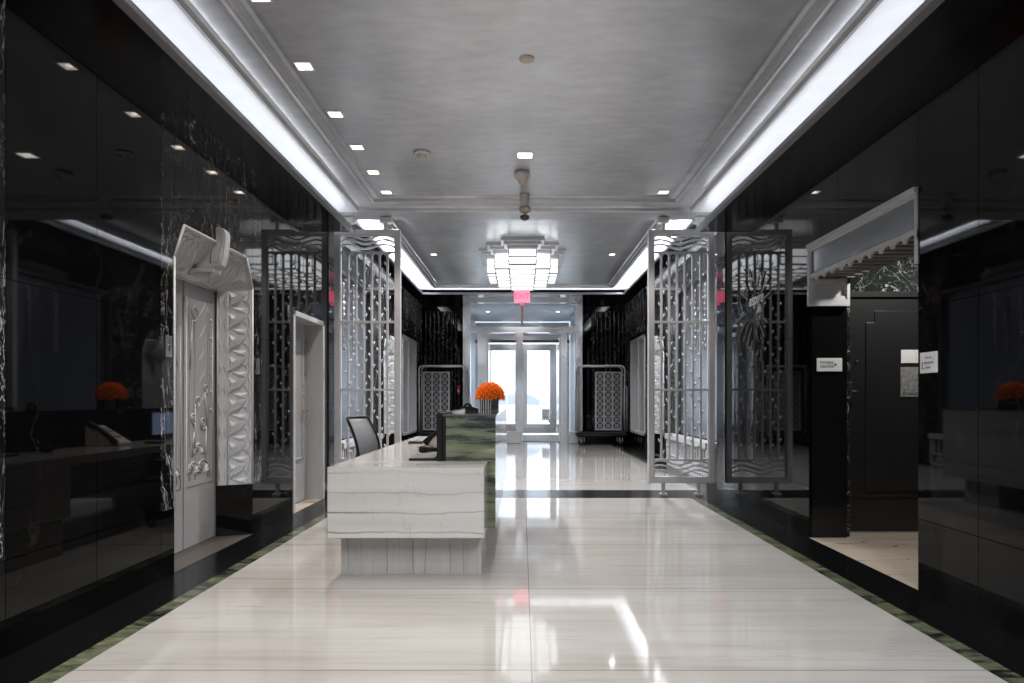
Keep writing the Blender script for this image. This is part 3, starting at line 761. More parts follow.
# ------------------------------------------------------------------ mirror windows and radiator covers of the far bay
def far_window(side, W, label):
    n = 'window_2' if side < 0 else 'window_3'
    t = thing(n, label, 'window', (W, 10.4, 0), kind='structure')
    L = 2.9
    def bx(m, d0, d1, a, b, z0, z1):
        x = sorted((side * d0, side * d1)); m.box(x[0], x[1], a, b, z0, z1)
    m = MB(); bx(m, -.02, .12, 0, .07, .62, 3.35); bx(m, -.02, .12, L - .07, L, .62, 3.35); bx(m, -.02, .12, 0, L, 3.29, 3.35)
    m.build('window_frame', 'darksteel', t)
    m = MB(); bx(m, .08, .1, .07, L - .07, .6, 3.3); m.build('pane', 'bluemirror', t)
    for k in range(4):                                   # hanging chains of leaves
        m = MB(); y = .35 + k * .32
        for q in range(11):
            m.lathe([(0, .06), (.028, .03), (.012, 0), (.028, -.03), (0, -.06)], (side * -.03, y + (.012 if q % 2 else -.012), 3.1 - q * .1), 'z', 8)
        m.build('leaf_chain', 'steel' if k % 2 else 'darksteel', t)
far_window(-1, W2L, 'smoked blue mirror window beyond the screen behind the chair')
far_window(1, W2R, 'smoked blue mirror window beyond the screen by the sunburst sign')
def radiator(side, W, label):
    t = thing('radiator_cover', label, 'radiator cover', (W, 10.4, 0), 0, 'ornate radiator covers under the far windows')
    L = 2.9
    def bx(m, d0, d1, a, b, z0, z1):
        x = sorted((side * d0, side * d1)); m.box(x[0], x[1], a, b, z0, z1)
    m = MB(); bx(m, -.22, 0, -.02, L + .02, .50, .60); m.build('shelf', 'paint', t, bevel=.01)
    m = MB(); bx(m, -.19, -.0, 0, .06, 0, .5); bx(m, -.19, 0, L - .06, L, 0, .5); bx(m, -.19, -.16, 0, L, 0, .05)
    for k in range(19): bx(m, -.19, -.165, .15 + k * .145, .175 + k * .145, .22, .5)
    bx(m, -.19, -.165, 0, L, .2, .225)
    m.build('frame', 'silver', t)
    m = MB()
    for k in range(18):
        y = .17 + k * .145
        m.tube([(side * -.178, y + .055 * math.cos(i * PI / 6), .125 + .055 * math.sin(i * PI / 6)) for i in range(12)], .010, 5, closed=True)
        m.tube([(side * -.178, y + .025 * math.cos(i * PI / 4), .125 + .025 * math.sin(i * PI / 4)) for i in range(8)], .008, 5, closed=True)
    m.build('scroll_grille', 'silver', t)
    m = MB(); bx(m, -.14, -.0, .06, L - .06, .0, .49); m.build('backing', 'blackpaint', t)
radiator(-1, W2L, 'pale radiator cover with scrollwork beyond the screen behind the chair')
radiator(1, W2R, 'pale radiator cover with scrollwork beyond the screen by the sunburst sign')

def niche(side, W, n, label):
    t = thing(n, label, 'niche', (W, 16.65, 0), kind='structure'); L = 2.15
    def bx(m, d0, d1, a, b, z0, z1):
        x = sorted((side * d0, side * d1)); m.box(x[0], x[1], a, b, z0, z1)
    m = MB(); bx(m, -.02, .26, L - .06, L, .37, 2.86); bx(m, -.02, .26, 0, .06, .37, 2.86); bx(m, -.02, .26, 0, L, 2.80, 2.86); bx(m, -.02, .26, 0, L, .37, .42); bx(m, -.01, .02, .95, 1.05, .4, 2.8)
    m.build('window_frame', 'paint', t)
    m = MB(); bx(m, .24, .26, .06, L - .06, .42, 2.8); m.build('pane', 'silver', t)
niche(-1, W2L, 'window_4', 'pale metal lined niche in the fluted wall beside the cart behind the desk')
niche(1, W2R, 'window_5', 'pale metal lined niche in the fluted wall beside the cart facing the floor')

# ------------------------------------------------------------------ lattice grilles on the end wall
def lattice(X, label):
    t = thing('wall_grille', label, 'grille', (X, YE - .13, .37), 0, 'lattice grilles on the end wall')
    w, h = .78, 1.70; m = MB()
    for k in range(4): m.box(-w / 2 + k * (w - .05) / 3, -w / 2 + .05 + k * (w - .05) / 3, -.03, .0, 0, h)
    m.box(-w / 2, w / 2, -.025, 0, 0, .04).box(-w / 2, w / 2, -.025, 0, h - .04, h)
    m.build('frame', 'silver', t)
    m = MB(); rows = 9; dz = (h - .08) / rows; cw = (w - .05) / 3
    for c in range(3):
        cx = -w / 2 + .025 + cw * (c + .5)
        for r in range(rows):
            z = .04 + dz * r; zc = z + dz / 2; hw = cw / 2 - .025
            m.bar((cx - hw, -.015, z), (cx + hw, -.015, z + dz), .017, .016, (0, 1, 0)); m.bar((cx + hw, -.015, z), (cx - hw, -.015, z + dz), .017, .016, (0, 1, 0))
            m.box(cx - hw, cx + hw, -.02, -.008, z - .008, z + .008)
            m.tube([(cx + .045 * math.cos(i * PI / 5), -.018, zc + .045 * math.sin(i * PI / 5)) for i in range(10)], .008, 5, closed=True)
            m.lathe([(0, -.03), (.014, -.02), (.016, 0)], (cx, -.01, zc), 'y', 8)
    m.build('lattice', 'silver', t)
    MB().box(-w / 2 + .01, w / 2 - .01, .04, .06, 0, h).build('backing', 'blackpaint', t)
lattice(-2.49, 'silver lattice grille on the end wall behind the cart by the reception desk')
lattice(2.51, 'silver lattice grille on the end wall behind the cart on the open floor side')

# ------------------------------------------------------------------ luggage carts
def make_cart(label):
    t = thing('luggage_cart', label, 'luggage cart', (0, 19.15, 0), 0, 'birdcage luggage carts by the entrance')
    w, d, zt = .66, .30, 2.20
    m = MB().rbox(-w - .02, w + .02, -d - .02, d + .02, .225, .33, .02); m.build('platform', 'plastic_black', t)
    MB().box(-w + .02, w - .02, -d + .02, d - .02, .33, .35).build('deck_carpet', 'carpet', t)
    m = MB(); m.tube([(-w - .03, -d - .03, .28), (w + .03, -d - .03, .28), (w + .03, d + .03, .28), (-w - .03, d + .03, .28)], .022, 8, closed=True); m.build('bumper', 'rubber', t)
    r = .12
    pts = [(-w + .03, 0, .34), (-w + .03, 0, zt - r)] + [(-w + .03 + r * (1 - math.cos(q * PI / 12)), 0, zt - r + r * math.sin(q * PI / 12)) for q in range(1, 7)]
    pts += [(w - .03 - r + r * math.sin(q * PI / 12), 0, zt - r + r * math.cos(q * PI / 12)) for q in range(7)] + [(w - .03, 0, .34)]
    for y in (-d + .05, d - .05):
        MB().tube([(a, y, c) for a, b, c in pts], .021, 10).build('hoop', 'cartsteel', t)
    for s in (-1, 1):
        m = MB(); x = s * (w - .035)
        m.tube([(x, -d + .05, zt - .25), (x, d - .05, zt - .25)], .016, 8)
        # loop handle standing at the end of the cart
        xs = (s * (w - .045), s * (w + .035))
        m.tube([(xs[1], -d + .05, .36), (xs[1], -d + .05, 1.58)] + [((xs[0] + xs[1]) / 2 + (xs[1] - xs[0]) / 2 * math.cos(q * PI / 6), -d + .05, 1.58 + .05 * math.sin(q * PI / 6)) for q in range(1, 6)] + [(xs[0], -d + .05, 1.58), (xs[0], -d + .05, .36)], .014, 8)
        for z in (.80, 1.25): m.bar((xs[0], -d + .05, z), (xs[1], -d + .05, z), .02, .02)
        m.build('end_handle', 'cartsteel', t)
    MB().tube([(-w + .2, 0, zt - .02), (w - .2, 0, zt - .02)], .014, 8).tube([(-w + .2, -d + .05, zt - .02), (-w + .2, d - .05, zt - .02)], .012, 8).tube([(w - .2, -d + .05, zt - .02), (w - .2, d - .05, zt - .02)], .012, 8).build('hanging_rail', 'cartsteel', t)
    for sx in (-1, 1):
        for sy in (-1, 1):
            x, y = sx * (w - .13), sy * (d - .06)
            wh = MB().lathe([(.03, -.028), (.08, -.028), (.10, -.018), (.10, .018), (.08, .028), (.03, .028)], (x, y, .10), 'x', 18).build('wheel', 'rubber', t)
            m = MB().lathe([(0, -.034), (.05, -.034), (.05, .034), (0, .034)], (x, y, .10), 'x', 14); m.bar((x - .045, y, .10), (x - .045, y, .23), .012, .05, (0, 1, 0)); m.bar((x + .045, y, .10), (x + .045, y, .23), .012, .05, (0, 1, 0))
            m.build('caster_fork', 'cartsteel', wh)
    return t
cart = make_cart('silver birdcage luggage cart at the end of the open floor, right of the entrance'); cart.location.x = 2.21
c2 = copy_tree(cart); c2.location.x = -2.22; c2['label'] = 'silver birdcage luggage cart left of the entrance, partly hidden by the desk'

# ------------------------------------------------------------------ chandelier
t = thing('stepped_ceiling_light', 'large white art deco stepped glass ceiling light in the far bay', 'ceiling light', (.01, 14.6, 4.32))
ZB = -.47
tiers = [(.262, 13.06, 16.1, 0), (.55, 13.5, 15.7, -.0), (.73, 14.0, 15.2, 0.0)]
m = MB()
bounds = [(-.73, -.55, 2), (-.55, -.262, 1), (-.262, .262, 0), (.262, .55, 1), (.55, .73, 2)]
for a, b, k in bounds:
    y0, y1 = tiers[k][1] - 14.6, tiers[k][2] - 14.6
    m.box(a + .006, b - .006, y0 + .006, y1 - .006, ZB + .006, -.16)
m.build('light_box', 'chand', t)
m = MB()
for a, b, k in bounds:
    y0, y1 = tiers[k][1] - 14.6, tiers[k][2] - 14.6; w = .024
    for z in (ZB, (ZB - .16) / 2 - .01, -.17): m.box(a, b, y0 - .004, y0 + .006, z - w / 2, z + w / 2).box(a, b, y1 - .006, y1 + .004, z - w / 2, z + w / 2)
    for x in (a, b): m.box(x - w / 2, x + w / 2, y0 - .004, y0 + .008, ZB, -.16).box(x - w / 2, x + w / 2, y0, y1, ZB - .004, ZB + .008)
    for z in (ZB, (ZB - .16) / 2 - .01):
        if a < 0 and k: m.box(a - .002, a + .008, y0, y1, z - w / 2, z + w / 2)
        if b > 0 and k: m.box(b - .008, b + .002, y0, y1, z - w / 2, z + w / 2)
    n = 6 - k
    for q in range(n + 1):
        y = y0 + (y1 - y0) * q / n; m.box(a, b, y - .012, y + .012, ZB - .024, ZB + .008)
m.build('glazing_bars', 'silver', t)
for j, (g, z0, z1) in enumerate(((.03, -.165, -.115), (.09, -.115, -.06), (.15, -.06, 0))):
    m = MB()
    for a, b, k in ((-.262, .262, 0), (-.55, .55, 1), (-.73, .73, 2)):
        y0, y1 = tiers[k][1] - 14.6, tiers[k][2] - 14.6
        m.box(a - g, b + g, y0 - g * 1.3, y1 + g * 1.3, z0 + .001 * k, z1 - .001 * k)
    m.build('cap_tier', 'silver', t)
# ------------------------------------------------------------------ exit sign
t = thing('exit_sign', 'red exit sign hanging above the entrance doors', 'exit sign', (0, 18.1, 4.175))
MB().box(-.05, .05, -.02, .02, -.03, .145).build('bracket', 'silver', t)
MB().rbox(-.21, .21, -.02, .02, -.34, -.02, .008).build('panel', 'exit_face', t)
text('lettering', 'EXIT', .20, 'exit_glow', t, FACE_CAM((0, -.024, -.18)), .003)
MB().box(-.03, .03, -.012, .012, -.42, -.34).build('pendant_tip', 'exit_glow', t)

# ------------------------------------------------------------------ entrance portal (door_3), outer doors (door_4), vestibule
YP = 19.8
t = thing('door_3', 'polished steel entrance portal with glazed transom at the end of the hall', 'entrance', (0, YP, 0), kind='structure')
m = MB(); TOP = 4.149
for s, a, b in ((-1, -1.71, -1.50), (1, 1.54, 1.75)):
    m.box(a, b, -.05, .2, 0, TOP); q = a + .03 if s < 0 else b - .03
    m.box(a + .02, b - .02, -.08, -.05, 0, TOP).box(a + .07, b - .07, -.11, -.08, 0, TOP)
m.box(-1.5, 1.54, -.05, .2, 4.07, TOP).box(-1.5, 1.54, -.03, .15, 3.20, 3.37).box(-1.5, 1.54, -.05, -.03, 3.26, 3.31)
m.build('door_frame', 'steel', t)
m = MB().box(-1.285, -1.015, -.06, .14, 0, 3.2); m.box(-1.25, -1.05, -.08, -.06, 0, 3.2); m.build('post', 'steel', t)
m = MB().box(-.174, .03, -.06, .14, 0, 3.2); m.box(-.14, -.005, -.085, -.06, 0, 3.2); m.build('post', 'steel', t)
m = MB().box(1.12, 1.30, -.06, .14, 0, 3.2); m.box(1.15, 1.27, -.08, -.06, 0, 3.2); m.build('post', 'steel', t)
MB().box(-.03, .03, -.03, .1, 3.37, 4.07).build('mullion', 'plastic_white', t)
MB().box(-1.5, -.03, .03, .04, 3.37, 4.07).box(.03, 1.54, .03, .04, 3.37, 4.07).build('transom_pane', 'glass', t)
MB().box(-1.5, -1.285, .03, .04, .1, 3.2).build('side_pane', 'glass', t); MB().box(1.30, 1.54, .03, .04, .1, 3.2).build('side_pane', 'glass', t)
MB().rbox(-.44, -.03, -.2, .0, 0, .34, .015).build('plinth', 'silver', t); MB().rbox(1.36, 1.62, -.22, -.05, 0, .34, .015).build('plinth', 'silver', t)
# inner leaves standing open, as thin bright edges beside the posts
for x in (-1.0, 1.10):
    m = MB().box(x - .025, x + .025, .16, 1.15, .02, 3.1); m.build('open_leaf', 'steel', t)

mb = MB().box(-2.0, -1.71, 20.3, 24.9, 0, 4.2).box(1.75, 2.0, 20.3, 24.9, 0, 4.2).box(-2.0, 2.0, 20.3, 24.9, 4.1, 4.2)
struct(mb.build('wall_vestibule', 'vestibule'), 'pale walls and ceiling of the glazed vestibule', 'vestibule')
MB_ = MB().box(-1.3, 1.3, 20.5, 23.5, 0, .012)
tag(MB_.build('door_mat', 'greypaper'), 'grey mat on the vestibule floor behind the entrance portal', 'mat')
t = thing('door_4', 'outer pair of steel framed glass doors with the street behind', 'door', (0, Y_DOOR, 0), kind='structure')
m = MB().box(-1.75, 1.75, 0, .15, 3.45, 4.1).box(-1.75, 1.75, -.05, .0, 3.62, 3.72)
m.cm = 1; m.box(-1.75, 1.75, -.02, .0, 3.34, 3.45); m.cm = 0
m.box(-1.75, -1.27, 0, .12, 0, .1).box(-1.75, -1.6, 0, .12, 0, 3.4).box(1.6, 1.75, 0, .12, 0, 3.4).box(-.10, .04, -.02, .12, 0, 3.4).box(-1.4, -1.28, 0, .12, 0, 3.4).box(1.28, 1.40, 0, .12, 0, 3.4)
m.build('door_frame', ['steel', 'darksteel'], t)
for a, b in ((-1.27, -.10), (.04, 1.27)):
    m = MB(); st = .15
    m.box(a, a + st, .02, .08, .03, 3.3).box(b - (.15 if a < 0 else .25), b, .02, .08, .03, 3.3).box(a + st, b - (.15 if a < 0 else .25), .025, .075, 3.06, 3.3).box(a + st, b - (.15 if a < 0 else .25), .025, .075, .03, .37)
    lf = m.build('door_leaf', 'steel', t)
    MB().box(a + st, b - st, .045, .055, .37, 3.06).build('pane', 'glass', lf)
    x = -.03 if a < 0 else .19
    MB().tube([(a + .08, .02, 1.0), (a + .08, -.05, 1.0), (a + .08, -.05, 1.5), (a + .08, .02, 1.5)], .015, 8).build('pull_handle', 'steel', lf)
MB().box(-1.6, -1.4, .05, .06, .1, 3.4).build('side_pane', 'glass', t); MB().box(1.4, 1.6, .05, .06, .1, 3.4).build('side_pane', 'glass', t)
t = thing('door_notice', 'white square notice low on the glass of the outer door in front of the car', 'notice', (.87, Y_DOOR + .03, .72))
MB().box(-.14, .14, 0, .004, -.2, .2).build('sheet', 'paper', t)
m = MB()
for r, n in ((.08, 3), (-.02, 2)):
    for k in range(n): m.box(-.09 + k * .07, -.05 + k * .07, -.002, 0, r, r + .05)
m.box(-.09, .09, -.002, 0, -.12, -.08).build('print', 'greypaper', t)

# ------------------------------------------------------------------ street outside
mb = MB().box(-30, 30, Y_DOOR + .2, 44, -.14, -.02)
struct(mb.build('ground_street', 'street'), 'pale street outside the doors', 'street')
t = thing('city_building', 'pale stone building across the street seen through the glass doors', 'building', (0, 42, 0))
m = MB().box(-12, 12, 0, 2, 0, 14)
for k in range(25): m.box(-12 + k * 1.0 - .09, -12 + k * 1.0 + .09, -.12, 0, .8, 14)
m.box(-12, 12, -.2, 0, 0, .8).box(-12, 12, -.2, 0, 6.8, 7.2)
m.build('facade', 'facade', t)
for k in range(6):
    x = -7.7 + 3.0 * k
    f = MB().box(x - .6, x + .6, -.05, .0, 2.2, 5.8).build('window', 'facade', t); MB().box(x - .5, x + .5, -.06, -.05, 2.3, 5.7).build('pane', 'vestibule', f)

def make_car():
    t = thing('car', 'white estate car parked outside across the glass doors', 'car', (.2, 33, 0))
    def body(poly, y0, y1): return MB().prism(poly, 'y', y0, y1)
    low = [(-2.15, .42), (-2.2, .75), (-2.12, .98), (-1.9, 1.02), (1.05, 1.0), (2.0, .88), (2.22, .72), (2.25, .42), (1.85, .30), (-1.8, .30)]
    cab = [(-2.02, 1.0), (-1.80, 1.48), (-1.55, 1.58), (-.2, 1.62), (.30, 1.54), (1.12, 1.0)]
    body(low, -.9, .9).build('body', 'carpaint', t, bevel=.05); body(cab, -.78, .78).build('cabin', 'carpaint', t, bevel=.05)
    for a in ([(-1.80, 1.05), (-1.65, 1.44), (-.95, 1.48), (-.95, 1.05)], [(-.88, 1.05), (-.88, 1.49), (-.15, 1.52), (-.15, 1.05)], [(-.08, 1.05), (-.08, 1.52), (.25, 1.47), (.92, 1.05)]):
        MB().prism(a, 'y', -.795, -.78).build('side_window', 'carglass', t)
    MB().add([(.36, -.7, 1.52), (.36, .7, 1.52), (1.12, .76, 1.04), (1.12, -.76, 1.04)], [(3, 2, 1, 0)]).build('windscreen', 'carglass', t)
    MB().rbox(.62, .78, -1.02, -.9, 1.0, 1.13, .02).build('mirror', 'carpaint', t)
    MB().rbox(2.05, 2.24, -.88, -.5, .62, .78, .02).build('headlight', 'plastic_white', t)
    MB().box(-1.6, -.1, -.62, -.58, 1.60, 1.66).box(-1.6, -.1, .58, .62, 1.60, 1.66).build('roof_rail', 'darksteel', t)
    for x in (-1.35, 1.42):
        for y in (-.82, .82):
            w = MB().lathe([(0, -.1), (.26, -.1), (.33, -.08), (.33, .08), (.26, .1), (0, .1)], (x, y, .31), 'y', 22).build('wheel', 'rubber', t)
            MB().lathe([(0, -.11), (.2, -.11), (.22, -.09)], (x, y, .31), 'y', 18).build('hubcap', 'silver', w)
make_car()

# ------------------------------------------------------------------ reception desk
t = thing('reception_desk', 'white veined marble reception desk with raised green marble counter', 'desk', (0, 4.68, 0))
XL, XR, DL = -1.336, -.258, 4.0
m = MB().rbox(XL, XR, 0, .9, .30, .7875, .006).rbox(XL, XR, 3.3, DL, .30, .7875, .006).box(-.70, XR, .9, 3.3, .30, .7875).box(XL, -.70, .9, 3.3, .72, .7875)
m.cm = 1; m.rbox(XL, XR, .001, DL, .7865, .789, .0005)
m.build('desk_body', ['desk_h', 'desk_top'], t)
MB().box(-1.30, -.292, .227, .85, 0, .30).build('pedestal', 'desk_v', t); MB().box(-1.30, -.292, 3.2, 3.8, 0, .30).build('pedestal', 'desk_v', t)
Lp = [(-.572, .789), (-.258, .789), (-.258, .286), (-.199, .286), (-.199, 1.128), (-.572, 1.128)]
MB().prism(Lp, 'y', .50, DL + .1).build('counter_body', 'desk_h', t)
tag(MB().prism(Lp, 'y', .46, .50).build('end_panel', 'green', t), 'green and black banded marble end panel')
MB().rbox(-.60, -.190, .455, DL + .12, 1.128, 1.142, .003).build('counter_top', 'counterstone', t)
tag(MB().prism([(-.642, .789), (-.602, .789), (-.602, 1.152), (-.642, 1.152)], 'y', .46, DL).box(-.602, -.572, .475, DL, .789, 1.126).build('back_panel', 'plastic_black', t), 'black panel on the clerk side of the counter')

# things on the desk
t = thing('keyboard', 'black keyboard lying on the worktop against the black panel', 'keyboard', (-.76, 5.42, .789))
MB().rbox(-.10, .10, -.24, .24, 0, .018, .004).build('case', 'plastic_black', t)
m = MB()
for i in range(5):
    for j in range(13): m.rbox(-.085 + i * .035, -.085 + i * .035 + .029, -.225 + j * .0345, -.225 + j * .0345 + .029, .018, .023, .002)
m.build('keys', 'plastic_grey', t)
t = thing('barcode_scanner', 'small black scanner lying behind the keyboard', 'scanner', (-.77, 5.98, .789))
m = MB().tube([(-.10, 0, .03), (-.05, 0, .032), (.10, 0, .025)], [.03, .026, .018], 10); m.build('handle', 'plastic_black', t)
MB().rbox(-.13, -.06, -.035, .035, .0, .06, .01).build('head', 'plastic_black', t)
t = thing('desk_telephone', 'cream desk telephone with black handset behind the scanner', 'telephone', (-.93, 6.95, .789))
m = MB().prism([(-.06, 0), (.28, 0), (.28, .20), (.22, .20), (-.06, .03)], 'y', -.12, .10); m.build('base', 'cream', t, bevel=.006)
m = MB()
for i in range(4):
    for j in range(3): m.box(.02 + i * .04, .05 + i * .04, -.06 + j * .04, -.03 + j * .04, .07 + i * .026, .10 + i * .026)
m.build('keypad', 'plastic_white', t)
m = MB().tube([(-.04, -.14, .03), (.03, -.145, .10), (.12, -.145, .17), (.22, -.14, .22)], [.032, .024, .024, .034], 10); m.build('handset', 'plastic_black', t)
t = thing('card_terminal', 'dark card terminal lying flat at the worktop edge beside the telephone', 'card terminal', (-1.14, 7.25, .789))
MB().rbox(-.06, .10, -.06, .06, 0, .022, .005).build('case', 'plastic_black', t); MB().box(-.03, .05, -.04, .04, .022, .025).build('keys', 'darksteel', t)
t = thing('monitor', 'black computer monitor with lit blue screen facing the elevator wall', 'monitor', (-.80, 8.0, .789))
MB().rbox(-.10, .10, -.12, .12, 0, .012, .004).build('foot', 'plastic_black', t)
MB().box(.0, .03, -.03, .03, .012, .16).build('stand', 'plastic_black', t)
cs = MB().rbox(-.03, .0, -.27, .27, .05, .33, .006).build('case', 'plastic_black', t)
MB().box(-.032, -.030, -.255, .255, .065, .315).build('screen', 'screen_glow', cs)

# things on the counter
t = thing('stapler', 'black stapler on the counter top beside the white card stand', 'stapler', (-.47, 6.0, 1.142))
MB().rbox(-.09, .09, -.022, .022, 0, .012, .003).build('base', 'plastic_black', t)
MB().prism([(-.09, .018), (.085, .012), (.09, .03), (.02, .055), (-.07, .05)], 'y', -.018, .018).build('arm', 'plastic_black', t)
t = thing('card_stand', 'white wedge shaped card stand on the counter top', 'card stand', (-.60 + .09, 5.85, 1.142))
MB().prism([(-.08, 0), (.02, 0), (.02, .028)], 'y', -.05, .05).build('wedge', 'plastic_white', t)
MB().prism([(-.085, .004), (.018, .031), (.018, .035), (-.09, .006)], 'y', -.045, .045).build('cards', 'paper', t)
t = thing('tape_dispenser', 'small black tape dispenser on the counter between card stand and stapler', 'tape dispenser', (-.50, 6.3, 1.142))
MB().lathe([(.02, -.012), (.04, -.014), (.04, .014), (.02, .012), (.02, -.012)], (0, 0, .042), 'y', 16).build('reel', 'plastic_black', t)
MB().prism([(-.06, 0), (.06, 0), (.05, .03), (-.05, .02)], 'y', -.02, .02).build('base', 'plastic_black', t)

VX, VY = -.367, 7.75
t = thing('vase', 'black square vase with silver upright stripes under the orange flowers', 'vase', (VX, VY, 1.142))
m = MB(); a, th = .104, .008
m.box(-a, a, -a, a, 0, .01).box(-a, a, -a, -a + th, .01, .125).box(-a, a, a - th, a, .01, .125).box(-a, -a + th, -a + th, a - th, .01, .125).box(a - th, a, -a + th, a - th, .01, .125)
m.build('body', 'vase', t)
for k in range(5): MB().box(-.094 + k * .026, -.094 + k * .026 + .010, -a - .004, -a, .002, .125).build('stripe', 'stripe', t)
t = thing('flower_arrangement', 'dome of bright orange flowers in the striped black vase', 'flowers', (VX + .005, VY, 1.142))
m = MB().lathe([(.09, .02), (.09, .115), (.14, .13), (.145, .16), (.125, .21), (.088, .26), (.04, .285), (0, .29)], seg=24); m.build('core', 'orange_dark', t)
fm = MB()
for q in range(3):
    for k in range(7):
        th = 2 * PI * k / 7 + q * .4; r0 = .006 + .006 * q; r1 = .013 + .007 * q; h = .020 - .006 * q
        fm.add([(r0 * math.cos(th - .3), r0 * math.sin(th - .3), h - .008), (r0 * math.cos(th + .3), r0 * math.sin(th + .3), h - .008), (r1 * math.cos(th + .45), r1 * math.sin(th + .45), h), (r1 * 1.12 * math.cos(th), r1 * 1.12 * math.sin(th), h + .004), (r1 * math.cos(th - .45), r1 * math.sin(th - .45), h)], [(0, 1, 2, 3, 4)])
fm.lathe([(0, .016), (.009, .012), (.011, 0)], seg=8)
bl = fm.build('flower', 'orange', t)
n = 98
for i in range(n):
    f = (i + .5) / n; ph = i * 2.399963; el_ = math.asin(min(1, .02 + .98 * f)) - .12
    r = (.148 * math.cos(el_), .160 * math.sin(max(el_, -.1)))
    o = bl if i == 0 else bl.copy()
    if i: col.objects.link(o); o.parent = t
    o.location = (r[0] * math.cos(ph), r[0] * math.sin(ph), .135 + r[1])
    nv = Vector((math.cos(ph) * math.cos(el_), math.sin(ph) * math.cos(el_), math.sin(el_) + .15)).normalized()
    o.rotation_euler = nv.to_track_quat('Z', 'Y').to_euler(); s = random.uniform(.85, 1.1); o.scale = (s, s, s)

# ------------------------------------------------------------------ office chair
t = thing('office_chair', 'black and grey swivel office chair on the clerk side of the desk', 'chair', (-1.47, 7.0, 0), math.radians(-18))
m = MB(); n = 12
for k, y in enumerate((0, .025)):
    pass
vs = []; fs = []
for i in range(n + 1):
    f = i / n; z = .60 + .47 * f; x = -.14 - .15 * f + .04 * math.sin(f * PI)
    for j in range(9):
        g = j / 8 * 2 - 1; wd = .215 * (1 - .10 * f ** 4)
        vs.append((x + .045 * g * g, g * wd, z))
for i in range(n):
    for j in range(8): fs.append((i * 9 + j, i * 9 + j + 1, (i + 1) * 9 + j + 1, (i + 1) * 9 + j))
m.add(vs, fs, True)
o = m.build('backrest', 'plastic_grey', t); sm = o.modifiers.new('thick', 'SOLIDIFY'); sm.thickness = .02
m = MB()
edge = [vs[i * 9] for i in range(n + 1)] + [vs[n * 9 + j] for j in range(1, 9)] + [vs[i * 9 + 8] for i in range(n - 1, -1, -1)] + [vs[j] for j in range(7, 0, -1)]
m.tube(edge, .012, 6, closed=True); m.build('back_frame', 'plastic_black', t)
m = MB().tube([(-.20, 0, .80), (-.26, 0, .62), (-.18, 0, .44), (.0, 0, .41)], .022, 8); m.build('back_support', 'plastic_black', t)
MB().rbox(-.22, .26, -.24, .24, .43, .50, .03).build('seat', 'plastic_black', t)
for s in (-1, 1):
    MB().tube([(.05, s * .24, .42), (.05, s * .30, .45), (.03, s * .30, .64)], .014, 8).rbox(-.12, .14, s * .30 - .04, s * .30 + .04, .64, .67, .01).build('armrest', 'plastic_black', t)
MB().lathe([(.025, .42), (.025, .25), (.04, .25), (.04, .10), (.06, .07), (0, .07)], seg=14).build('column', 'darksteel', t)
for k in range(5):
    th = 2 * PI * k / 5 + .3; c, s = math.cos(th), math.sin(th)
    lg = MB().tube([(0, 0, .10), (c * .3, s * .3, .075)], [.03, .018], 6).build('leg', 'plastic_black', t)
    MB().lathe([(0, -.025), (.028, -.025), (.03, -.015), (.03, .015), (.028, .025), (0, .025)], (c * .3, s * .3, .030), 'x', 12).build('caster', 'rubber', lg)

# ------------------------------------------------------------------ signs and plates
def wp(x, y): d = 683 * WR / (x - 522); return d, 1.25 + (400 - y) * d / 683      # a point of the right wall
t = thing('sunburst_sign', 'metal sunburst wall sign of loose rays round a cursive word', 'wall sign', (WR, 7.55, 2.36))
rays = [((165, 165), (175, 212)), ((198, 152), (197, 240)), ((232, 128), (224, 182)), ((257, 175), (235, 255)), ((220, 205), (212, 262)), ((287, 212), (265, 250)), ((260, 265), (238, 303)), ((290, 300), (253, 333)),
        ((120, 293), (163, 340)), ((145, 235), (165, 290)), ((178, 228), (183, 272)), ((155, 418), (85, 478)), ((155, 465), (130, 510)), ((165, 480), (140, 580)), ((185, 500), (165, 600)), ((195, 570), (195, 628)),
        ((207, 500), (225, 580)), ((225, 462), (260, 550)), ((250, 440), (275, 465)), ((240, 620), (240, 683))]
for a, b in rays:
    pa, pb = wp(720 + a[0] / 5.6875, 240 + a[1] / 5.6875), wp(720 + b[0] / 5.6875, 240 + b[1] / 5.6875)
    MB().bar((-.010, pa[0] - 7.55, pa[1] - 2.36), (-.010, pb[0] - 7.55, pb[1] - 2.36), .018, .008, (1, 0, 0)).build('ray', 'darksteel', t)
text('lettering', 'aspire', .19, 'relief', t, FACE_LEFT((-.012, .02, .01)), .004, shear=.25)

t = thing('fitness_sign', 'white sign with arrow on the black jamb left of the fitness door', 'sign', (2.787, 6.197, 1.57))
MB().rbox(-.115, .115, -.008, .002, -.060, .060, .002).build('plate', 'paper', t)
text('lettering', 'FITNESS\nCENTER', .034, 'ink', t, FACE_CAM((-.025, -.0088, 0)), .0005)
MB().prism([(.045, -.014), (.045, .014), (.068, 0)], 'y', -.0095, -.008).build('arrow', 'ink', t)
t = thing('wall_notice', 'white notice with a bracket mark on the black wall beside the recess', 'notice', (WR, 4.37, 1.0))
Z0 = .49
MB().rbox(-.008, .0, -.09, .09, Z0 - .067, Z0 + .067, .002).build('plate', 'paper', t)
m = MB().box(-.0095, -.008, .060, .066, Z0 - .04, Z0 + .005).box(-.0095, -.008, .040, .066, Z0 - .04, Z0 - .036); m.build('bracket_mark', 'ink', t)
m = MB()
for zz, a, b in ((.032, -.035, .03), (-.002, -.055, .04), (-.032, -.025, .02)):
    y = a
    while y < b: m.box(-.0092, -.008, y, y + .006, Z0 + zz - .006, Z0 + zz + .006); y += .009
m.build('print', 'greypaper', t)
